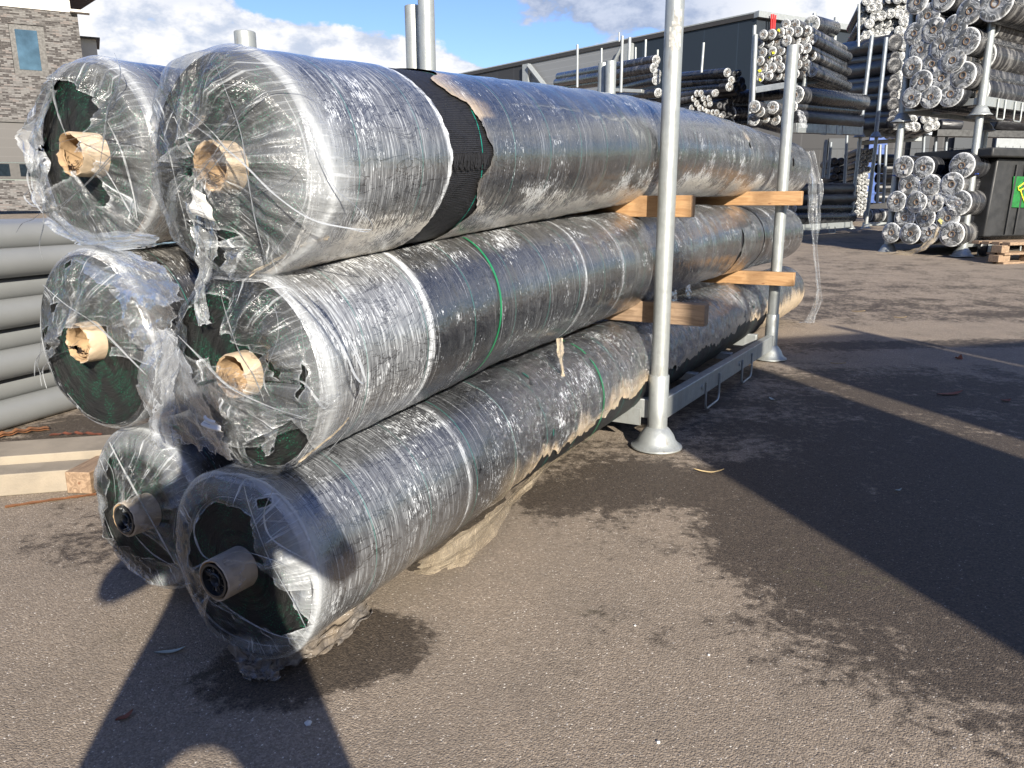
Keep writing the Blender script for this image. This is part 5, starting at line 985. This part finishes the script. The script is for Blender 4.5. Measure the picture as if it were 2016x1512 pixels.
pa, pb_, pc, pd = bq(1996, 347), bq(2075, 350), bq(2070, 410), bq(1991, 408)
m = MB(); m.add([pa, pb_, pc, pd, pa-bn*.02, pb_-bn*.02, pc-bn*.02, pd-bn*.02], [(0, 1, 2, 3), (4, 7, 6, 5), (0, 4, 5, 1), (1, 5, 6, 2), (2, 6, 7, 3), (3, 7, 4, 0)]); gp = m.build('green_panel', M['bin_green'], bin_, smooth=False)
m = MB(); m.tube([bq(x, y, -.05) for x, y in ((2022, 356), (2004, 369), (2005, 374), (2008, 375), (2024, 366))], .013, 6); m.tube([bq(x, y, -.05) for x, y in ((2009, 375), (2012, 385), (2018, 400), (2024, 404))], .013, 6); m.build('yellow_mark', M['yellow'], gp)
wc = bpt(X0+.16, .05, .17); m = MB(); m.lathe(wc, [(.001, -.05), (.13, -.05), (.16, -.03), (.16, .03), (.13, .05), (.001, .05)], np.array([bd, Z, bn]), 24); cw = m.build('castor', M['plug'], bin_)
m = MB(); m.box(wc+Z*.12+bd*.02, (.22, .14, .06), np.array([bd, bn, Z])); m.box(wc+Z*.03-bn*-.07+bd*.04, (.09, .012, .22), np.array([bd, bn, Z])); m.build('castor_fork', M['galv'], cw, bevel=.004)
pp = gnd(1968, 521); pal = thing('wooden_pallet', 'weathered wooden pallet under the right end of the black container', 'pallet', pp)
hp = float(hit(1962, 478, pp, bn)[2]-pp[2])
for k, (z0, z1) in enumerate(((hp*.86, hp), (hp*.42, hp*.52), (0, hp*.1))):
    for j in range(4 if k == 0 else 2):
        m = MB(); m.box(pp+bd*(.95+(0.1 if k == 0 else 0))-bn*(.06+j*.2)+Z*(z0+z1)/2, (1.75, .15, z1-z0), np.array([bd, bn, Z])); m.build('board', M['wood_o'], pal, bevel=.004)
for z0, z1 in ((hp*.52, hp*.86), (hp*.1, hp*.42)):
    for x in (.13, .95, 1.7): m = MB(); m.box(pp+bd*x-bn*.12+Z*(z0+z1)/2, (.2 if z0 > hp*.3 else .30, .2, z1-z0), np.array([bd, bn, Z])); m.build('block', M['wood_o'], pal, bevel=.006)

# --- middle distance
def span(label, x0, y0, Y0, x1, y1, Y1, rpx, style=0, group='long rolls lying in the far stillages', cat='fabric roll', extras=False, name='wrapped_roll'):
    a, b_ = atY(x0, y0, Y0), atY(x1, y1, Y1); d = b_-a; L = float(np.linalg.norm(d)); r = rpx*float(np.linalg.norm((a+b_)/2-CAM))/F
    Lq = max(.5, round(L*2)/2); o = far_roll(label, cat, a, d, Lq, r, group, style, extras, name); mw = o.matrix_world.copy(); o.matrix_world = mw @ Matrix.Scale(L/Lq, 4, (0, 0, 1)); return o
def pole(px0, py0, px1, py1, Y, r, label, group='posts of the far stillages', mt='galv', cup=None):
    a = atY(px0, py0, Y); b_ = atY(px1, py1, Y); m = MB(); m.tube([a, b_], r, 12); q = m.build('steel_post', M[mt], None, origin=b_, ang=40); tag(q, label, 'post', group)
    if cup: MB().lathe(b_ if cup == 1 else atY(px1, cup, Y), [(a_*r/.0435, (h_-.01)*r/.0435) for a_, h_ in cup_prof], n=20).build('foot_cup', M[mt], q, ang=50)
    return q
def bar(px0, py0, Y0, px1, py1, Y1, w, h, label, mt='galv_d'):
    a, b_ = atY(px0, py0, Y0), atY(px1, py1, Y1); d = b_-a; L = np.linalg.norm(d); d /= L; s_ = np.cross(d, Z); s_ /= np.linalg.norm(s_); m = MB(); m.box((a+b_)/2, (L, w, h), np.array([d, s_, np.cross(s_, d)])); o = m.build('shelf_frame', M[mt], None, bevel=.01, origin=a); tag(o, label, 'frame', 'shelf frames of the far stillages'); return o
def ends(prefix, cells, Y, ax, L, group, style=0, sticky=None, extras=True):
    for i, (x, y, rp) in enumerate(cells):
        p_ = atY(x, y, Y+random.uniform(-.15, .15)); o = far_roll(prefix(i, x, y), 'fabric roll', p_, ax, L, rp*float(np.linalg.norm(p_-CAM))/F, group, style, extras)
        if sticky:
            s_ = sticky(i)
            if s_: sticker(o, random.uniform(0, 6.28), .12, .10, .08, s_, -.035)
# yellow-tag stack
AXW = np.array([math.sin(R_(38)), math.cos(R_(38)), 0]); cells = []
rowY = [153, 137, 121, 104, 87, 70, 55, 44]; cnt = 0
for ri, y0 in enumerate(rowY):
    x = 1496+(6 if ri % 2 else 0); k = 0
    while x < 1604:
        yy = y0-(x-1490)*.10; lim = 60-(x-1490)*.22 if x < 1560 else 46
        if yy > lim and not (ri == 7 and x < 1535): cells.append((x+random.uniform(-1, 1), yy+random.uniform(-1.5, 1.5), random.choice((8.2, 8.8, 9.4)), ri, k)); k += 1
        x += 17.2
info = {i: c for i, c in enumerate(cells)}
RW = ['bottom', 'second', 'third', 'fourth', 'fifth', 'sixth', 'seventh', 'top']
ends(lambda i, x, y: 'small black roll, %s from left, %s row, sticker-marked stack' % (ORD[info[i][4]], RW[info[i][3]]), [c[:3] for c in cells], 19.5, AXW, 3., 'small rolls in the stack with yellow and white stickers', 0, lambda i: {0: 'yellow', 1: 'paper', 3: 'paper', 4: 'paper'}.get(i % 7))
bar(1482, 178, 19.2, 1606, 158, 20.2, .2, .14, 'front frame bar under the sticker-marked stack'); bar(1590, 159, 20.2, 1640, 162, 23, .2, .14, 'side frame bar under the sticker-marked stack')
for i, (x0, y0, x1, y1, rp) in enumerate(((1598, 47, 1640, 57, 13), (1605, 84, 1632, 90, 11), (1608, 107, 1640, 112, 9), (1608, 130, 1640, 135, 8.5), (1606, 148, 1634, 153, 8))): span('%s large roll from the top at the right side of the sticker-marked stack' % ORD[i], x0, y0, 20.3, x1, y1, 22.4, rp)
for i, (a, b_, c_, d_, Y, r) in enumerate(((1486, 50, 1475, 245, 19.0, .045), (1488, 68, 1482, 205, 18.9, .05), (1595, 46, 1578, 225, 19.6, .055), (1604, 26, 1592, 166, 20.4, .05), (1646, 34, 1636, 180, 22.5, .055), (1616, 78, 1603, 190, 21.8, .05), (1645, 88, 1637, 190, 22.6, .05))):
    pole(a, b_, c_, d_, Y, r, 'steel post round the sticker-marked stack, %s counted across' % ORD[i], cup=(1 if i == 3 else None))
# dark tower of long rolls
DX = 24.
for i, (y0, y1, rp) in enumerate(((104, 84, 13), (124, 112, 8), (146, 128, 12.5), (166, 156, 8), (182, 168, 12), (196, 187, 8), (212, 205, 11), (228, 226, 8), (247, 240, 11))):
    span('long black roll, %s from top in the dark tower' % ORD[i], 1636, y0, 27, 1762-i*.6, y1, 23.2, rp, 1)
for i, (x, y, rp) in enumerate(((1779, 86, 11), (1769, 110, 10), (1772, 132, 9), (1767, 150, 9), (1765, 172, 9), (1776, 160, 8), (1762, 190, 8), (1774, 185, 8), (1754, 206, 8), (1768, 212, 9), (1760, 228, 8), (1775, 232, 8), (1748, 244, 8), (1764, 246, 8), (1779, 250, 7), (1790, 248, 8), (1802, 250, 8), (1815, 247, 8), (1828, 250, 8), (1840, 247, 8), (1796, 236, 8), (1822, 234, 8), (1836, 234, 8))):
    p_ = atY(x, y, 23.4+.1*(i % 3)); far_roll('small dark roll end beside the dark tower, %s from its top' % (ORD[i] if i < 12 else ORD[i-12]+' after twelve'), 'fabric roll', p_, np.array([.3, .95, 0]), 3., rp*float(np.linalg.norm(p_-CAM))/F, 'dark roll ends beside the dark tower', 0, False)
for i, (a, b_, c_, d_, cp) in enumerate(((1717, 70, 1692, 270, 1), (1745, 74, 1724, 270, 1))): pole(a, b_, c_, d_, 22.2, .055, '%s tall leaning post in front of the dark tower' % ('left', 'right')[i], mt='galv_d', cup=cp)
for i, (a, b_, c_, d_) in enumerate(((1694, 268, 1673, 450), (1726, 268, 1704, 450))):
    pole(a, b_, c_, d_, 22.25, .050, '%s tall post standing on the ground below the dark tower' % ('left', 'right')[i], cup=1)
# clear bundle high up
k = 0
for ri, y0 in enumerate((80, 66, 50, 33, 16, 2)):
    for j in range(6):
        x = 1697+j*16+(8 if ri % 2 else 0)
        if x > 1786: continue
        far_roll('thin bright-ended roll, %s from left, %s row, high bundle' % (ORD[j], RN[ri] if ri < 4 else ('fifth', 'top')[ri-4]), 'fabric roll', atY(x+random.uniform(-2, 2), y0-j*1.4+random.uniform(-2, 2), 25+random.uniform(-.2, .2)), np.array([.3, .95, 0]), 3., 8.3*25.8/F, 'thin rolls in the high bundle', 0, False)
pole(1691, 8, 1690, 92, 24.6, .04, 'thin post at the left of the high bundle against the sky')
bar(1688, 94, 25, 1790, 84, 25, .2, .14, 'frame under the high bundle of thin rolls', 'galv_d')
# long rolls on the middle shelf, and their frame with hooks
for i, (x0, y0, x1, y1, rp, st) in enumerate(((1566, 187, 1698, 202, 14.5, 0), (1560, 210, 1688, 219, 9, 0), (1562, 229, 1690, 240, 12, 1))):
    span('%s of the three long rolls on the shelf behind the far post' % ('top', 'middle', 'bottom')[i], x0, y0, 18.8, x1, y1, 21.8, rp, st, extras=(i == 0))
bm2 = bar(1560, 252, 18.8, 1692, 258, 21.9, .2, .22, 'long shelf frame with wire loops behind the far post', 'galv')
for x in (1616, 1648):
    m = MB(); a = atY(x, 246, 19.8); b2 = atY(x+11, 246, 20.0); m.tube([a, atY(x-1, 264, 19.8), atY(x+10, 265, 20.0), b2], .016, 6); m.build('loop', M['galv'], bm2)
o = drape('loose_film_strip', [atY(x, y, 18.5) for x, y in ((1566, 213), (1572, 232), (1572, 254))], [atY(x, y, 18.5) for x, y in ((1582, 218), (1589, 232), (1591, 252))], 'film_drape', None, amp=.03, seed=99, rag=.03, thick=.3, n=24, k=16, nrm=-Z+np.array([0, -1, .9])); tag(o, 'pale film scrap hanging over the shelf frame with wire loops', 'plastic film')
for i, (x, y, rp) in enumerate(((1485, 210, 11), (1496, 220, 9.5), (1521, 212, 11.5), (1484, 236, 11), (1507, 234, 8), (1526, 236, 10), (1536, 216, 8))): p_ = atY(x, y, 18+.1*i); far_roll('crumpled bright short roll, %s of the cluster left of the far post' % ORD[i], 'fabric roll', p_, np.array([.55, .83, 0]), 2.5, rp*18.8/F, 'bright short rolls left of the far post', 0)
for i, (y, rp) in enumerate(((192, 11), (207, 6), (223, 12), (243, 9))): span('grey roll, %s from the top in the pile behind the bright cluster' % ORD[i], 1438, y, 21, 1500 if i else 1535, y-(8 if i == 0 else 2), 22, rp, 0)
# lower tier below: side-on rolls, beam
for i, (y, rp) in enumerate(((372, 10.5), (391, 11), (409, 8.5), (427, 10.5))): span('side-on roll, %s from the top in the low pile beyond the far roll ends' % ORD[i], 1560, y+2, 20.6, 1677, y, 22.4, rp, 1 if i < 2 else 0)
bm3 = bar(1560, 449, 20.6, 1672, 442, 22.2, .2, .16, 'ground-level frame beam under the low pile of side-on rolls', 'galv')
for x in (1600, 1632): m = MB(); m.tube([atY(x, 445, 21), atY(x+.5, 459, 21), atY(x+12, 458, 21.2), atY(x+12, 445, 21.2)], .014, 6); m.build('loop', M['galv'], bm3)
for i, x in enumerate((1727, 1752)): span('short wrapped roll near the ground, %s one, beside the tall posts' % ('left', 'right')[i], x-18, 424, 22.6, x+8, 424, 22.8, 11.5, 0, extras=True)
bar(1702, 441, 22.4, 1762, 441, 22.6, .2, .10, 'ground-level frame beam right of the tall posts', 'galv')
# columns of small ends seen between posts
cc = 0
for ri in range(11):
    for j in range(2 if ri > 1 else 3):
        x = 1692-ri*.6+j*13+(6 if ri % 2 else 0); y = 298+ri*12.2; p_ = atY(x, y, 26)
        far_roll('small roll end, %s from top, %s side, between tall posts' % (ORD[ri], ('left', 'middle', 'right')[j]), 'fabric roll', p_, np.array([.25, .96, 0]), 2.5, 6.4*26.4/F, 'small roll ends between the tall posts', 0, False)
for ri in range(4):
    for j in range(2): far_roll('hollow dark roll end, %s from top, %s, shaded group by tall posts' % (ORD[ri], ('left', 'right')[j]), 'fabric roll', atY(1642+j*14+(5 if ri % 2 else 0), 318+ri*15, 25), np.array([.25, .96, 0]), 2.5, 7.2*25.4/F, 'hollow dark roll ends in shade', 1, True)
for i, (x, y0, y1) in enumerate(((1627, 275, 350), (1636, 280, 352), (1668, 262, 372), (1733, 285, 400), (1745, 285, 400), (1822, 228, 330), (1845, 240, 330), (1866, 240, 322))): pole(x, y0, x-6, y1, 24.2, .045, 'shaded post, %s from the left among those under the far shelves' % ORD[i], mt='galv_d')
for i, y in enumerate((313, 332, 351, 370, 389)): span('dark side-on roll, %s from top, right of the tall posts' % ORD[i], 1726, y, 27, 1766, y, 27, 7.8, 1)
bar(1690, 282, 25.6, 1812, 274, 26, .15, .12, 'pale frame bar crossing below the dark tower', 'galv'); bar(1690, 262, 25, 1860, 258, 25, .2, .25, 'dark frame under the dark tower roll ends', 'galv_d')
# left-middle: tied bundles of long thin rolls, light roll ends and lone posts
for i, (x0, y0, x1, y1, rp, Y0, Y1) in enumerate(((1100, 151, 1292, 118, 7.5, 26, 20), (1096, 163, 1288, 134, 8, 26, 20), (1110, 172, 1294, 146, 7.5, 26, 20), (1200, 178, 1292, 158, 8, 23, 20), (1200, 192, 1296, 183, 8, 22, 19.5), (1150, 168, 1290, 150, 6, 25.5, 20.6))): span('long thin film-tied roll, %s from the top in the bundle left of the near post' % ORD[i], x0, y0, Y0, x1, y1, Y1, rp, 0, 'film-tied long rolls', extras=True)
for i, (x0, y0, x1, y1, rp) in enumerate(((1310, 153, 1432, 143, 8), (1310, 166, 1440, 158, 7), (1320, 178, 1436, 171, 8), (1325, 184, 1409, 183, 6.5), (1310, 196, 1368, 195, 8))):
    a, b_ = atY(x1, y1, 19.5), atY(x0, y0, 22.5); far_roll('long thin film-tied roll, %s from the top in the bundle right of the near post' % ORD[i], 'fabric roll', a, b_-a, round(float(np.linalg.norm(b_-a))*2)/2, rp*20/F, 'film-tied long rolls')
for i, (x, y, rp) in enumerate(((1446, 146, 6.5), (1455, 144, 6), (1447, 158, 6), (1460, 161, 9), (1448, 172, 7), (1464, 172, 7), (1452, 181, 6))): far_roll('dark blue-black roll end, %s in the cluster at the tip of the tied bundle' % ORD[i], 'fabric roll', atY(x, y, 20.5), np.array([-.5, .86, 0]), 2., rp*21/F, 'dark roll ends at the tip of the bundle', 1, False)
k = 0
for ri, (y0, xs) in enumerate(((184, (1372, 1380, 1406)), (194, (1366, 1385, 1396)), (204, (1372, 1390, 1398)), (213, (1362, 1378, 1387)), (222, (1394, 1404, 1411)), (230, (1408, 1420)))):
    for j, x in enumerate(xs): far_roll('light-tipped roll end, %s from left, %s row below tied bundle' % (ORD[j], ORD[ri]), 'fabric roll', atY(x, y0, 18.6+.05*ri), np.array([-.45, .89, 0]), 2.5, 6.2*19/F, 'light-tipped roll ends above the front stack', 0, True)
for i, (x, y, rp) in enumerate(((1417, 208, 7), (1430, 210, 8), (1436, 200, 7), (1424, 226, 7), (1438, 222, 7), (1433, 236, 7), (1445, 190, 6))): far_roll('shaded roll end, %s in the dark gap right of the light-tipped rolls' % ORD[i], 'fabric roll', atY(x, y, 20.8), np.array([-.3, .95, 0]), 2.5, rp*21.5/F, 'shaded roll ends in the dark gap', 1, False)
bar(1180, 176, 20.5, 1266, 180, 19.8, .15, .08, 'thin frame bar under the tied bundle left of the near post', 'galv')
for i, (x0, y0, x1, y1, Y, r) in enumerate(((1137, 88, 1136.5, 172, 19.6, .030), (1184.5, 95, 1184, 130, 24, .032), (1219, 64, 1219, 82, 30, .03), (1225.5, 71, 1222.5, 182, 18.8, .034), (1240, 74, 1238, 126, 24, .050), (1251.5, 93, 1251, 122, 24, .030), (1271.5, 78, 1270, 118, 22, .032), (1295, 98, 1294, 130, 22, .03), (1339, 77, 1335, 180, 19., .030), (1385.5, 84, 1381, 143, 20, .032))):
    pole(x0, y0, x1, y1, Y, r, 'thin steel post, %s from the left before the warehouse' % ORD[i], 'thin posts rising before the warehouse')
# fence and blue doors glimpsed below the racks
f0, f1 = atY(1560, 300, 33), atY(2060, 300, 28); fd = f1-f0; fL = float(np.linalg.norm(fd)); fd /= fL
fen = thing('mesh_fence', 'dark mesh fence glimpsed below the far shelves', 'fence', (f0[0], f0[1], gh(f0[1])))
m = MB()
for i in range(int(fL/.22)): p_ = f0+fd*.22*i; g_ = gh(p_[1]); m.box((p_[0], p_[1], g_+1.3), (.012, .012, 2.6))
for zz_ in (.3, .9, 1.5, 2.1, 2.6): m.box(((f0+f1)/2)[:2].tolist()+[gh(30)+zz_], (fL, .012, .014), np.array([fd, np.cross(Z, fd), Z]))
m.build('mesh', M['plug'], fen, smooth=False)
for i in range(int(fL/2.6)): p_ = f0+fd*2.6*i; MB().box((p_[0], p_[1], gh(p_[1])+1.35), (.07, .07, 2.7)).build('fence_post', M['plug'], fen, smooth=False)
dk = MB(); pa, pb_ = atY(1560, 300, 42), atY(2120, 300, 38); dd = pb_-pa; LL = np.linalg.norm(dd); dd /= LL
hall = thing('storage_hall', 'low dark hall with pale strip and blue doors behind the mesh fence', 'building', (pa[0], pa[1], gh(42)))
m = MB(); m.box((pa+pb_)/2+Z*(gh(40)+1.9-(pa[2]+pb_[2])/2), (LL+14, .5, 6.), np.array([dd, np.cross(Z, dd), Z])); o = m.build('wall', M['panel_b'], hall, smooth=False); set_uv(o, [(np.array(p)@dd, p[2]) for p in m.v])
for i in range(9):
    p_ = pa+dd*(2+i*1.9); m = MB(); m.box((p_[0], p_[1]-.4, gh(40)+1.9), (.9, .1, 3.2)); m.build('blue_door', M['blue'] if i % 3 == 1 else M['panel'], hall, smooth=False)
a = atY(1960, 285, 36); b_ = atY(2080, 282, 36); m = MB(); m.box((a+b_)/2, (float(np.linalg.norm(b_-a)), .1, .5), None); m.build('pale_strip', M['trim'], hall, smooth=False)
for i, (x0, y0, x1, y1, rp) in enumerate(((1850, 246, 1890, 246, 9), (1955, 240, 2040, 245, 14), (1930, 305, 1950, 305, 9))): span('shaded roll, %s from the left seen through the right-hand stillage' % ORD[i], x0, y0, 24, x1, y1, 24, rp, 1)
bar(1840, 262, 24, 2060, 266, 24, .3, .2, 'dark shelf frame seen through the right-hand stillage', 'plug')

# ------------------------------------------------------------------ leaves and litter
def leaf(px, py, ang, L, w, mt, name, label, cat, curl=.012, z=.004):
    p = gnd(px, py); d = np.array([math.cos(ang), math.sin(ang), 0]); n = np.array([-d[1], d[0], 0]); m = MB(); k = 12
    for dz in (0, .0012):
        m.grid([[p+d*L*(i/k-.5)+n*(w*math.sin(i/k*PI)**.8*(j-1)+.15*w*math.sin(i*.6))+Z*(z+dz+curl*abs(i/k-.5)**2*3*(1 if i > k/2 else .5)+.003*abs(j-1)) for j in range(3)] for i in range(k+1)])
    o = m.build(name, M[mt], None, origin=p, ang=180); tag(o, label, cat, 'leaves and litter on the asphalt'); return o
leaf(1395, 932, -.25, .14, .009, 'leaf', 'leaf', 'long curled yellow leaf on the asphalt right of the near foot cup', 'leaf', .03)
leaf(335, 1287, .25, .085, .008, 'leaf_g', 'leaf', 'pale grey-green leaf in the shadow left of the film wad', 'leaf')
leaf(246, 1416, .9, .045, .009, 'leaf_r', 'leaf', 'reddish brown leaf at the bottom left in the shadow', 'leaf')
leaf(1520, 788, 1.9, .06, .012, 'leaf_g', 'leaf', 'small pale leaf in the shade right of the frame loops', 'leaf')
leaf(1768, 968, .2, .035, .006, 'leaf_g', 'leaf', 'tiny pale leaf in the long shadow on the right', 'leaf')
leaf(1690, 614, .0, .16, .010, 'leaf', 'leaf', 'pale straw on the sunlit ground beyond the far roll ends', 'leaf'); leaf(1772, 626, -.1, .14, .010, 'leaf', 'leaf', 'second pale straw on the sunlit ground, right of the first', 'leaf')
leaf(1870, 777, .3, .22, .022, 'leaf_r', 'twig', 'dark broken twig in the shadow on the right', 'twig', .02); leaf(1887, 708, .3, .05, .03, 'leaf_r', 'stone', 'small dark clod at the tip of the sunlit wedge', 'stone', .05); leaf(1980, 790, .1, .07, .02, 'leaf_r', 'twig', 'short dark twig near the right edge in shadow', 'twig')
leaf(1650, 717, -.15, .12, .004, 'leaf', 'leaf', 'thin straw in the shade right of the far foot cup', 'leaf')
for i, (x, y, s, lab) in enumerate(((607, 1425, .009, 'white pebble below the film wad at the bottom centre'), (1250, 1232, .004, 'tiny pale crumb on the lit asphalt'), (1296, 1462, .005, 'pale crumb near the bottom right of centre'), (1395, 1290, .004, 'small crumb on the dark stained asphalt'))):
    m = MB(); p = gnd(x, y); m.lathe(p, [(.001, s*1.0), (s*.6, s*.8), (s, s*.4), (s*.9, 0)], n=9); m.v = [(a+(random.random()-.5)*s*.4, b_+(random.random()-.5)*s*.4, c) for a, b_, c in m.v]; o = m.build('pebble', M['paper'], None, origin=p, ang=180); tag(o, lab, 'pebble', 'leaves and litter on the asphalt')

for o in list(bpy.data.objects):
    if '_o' in o: del o['_o']
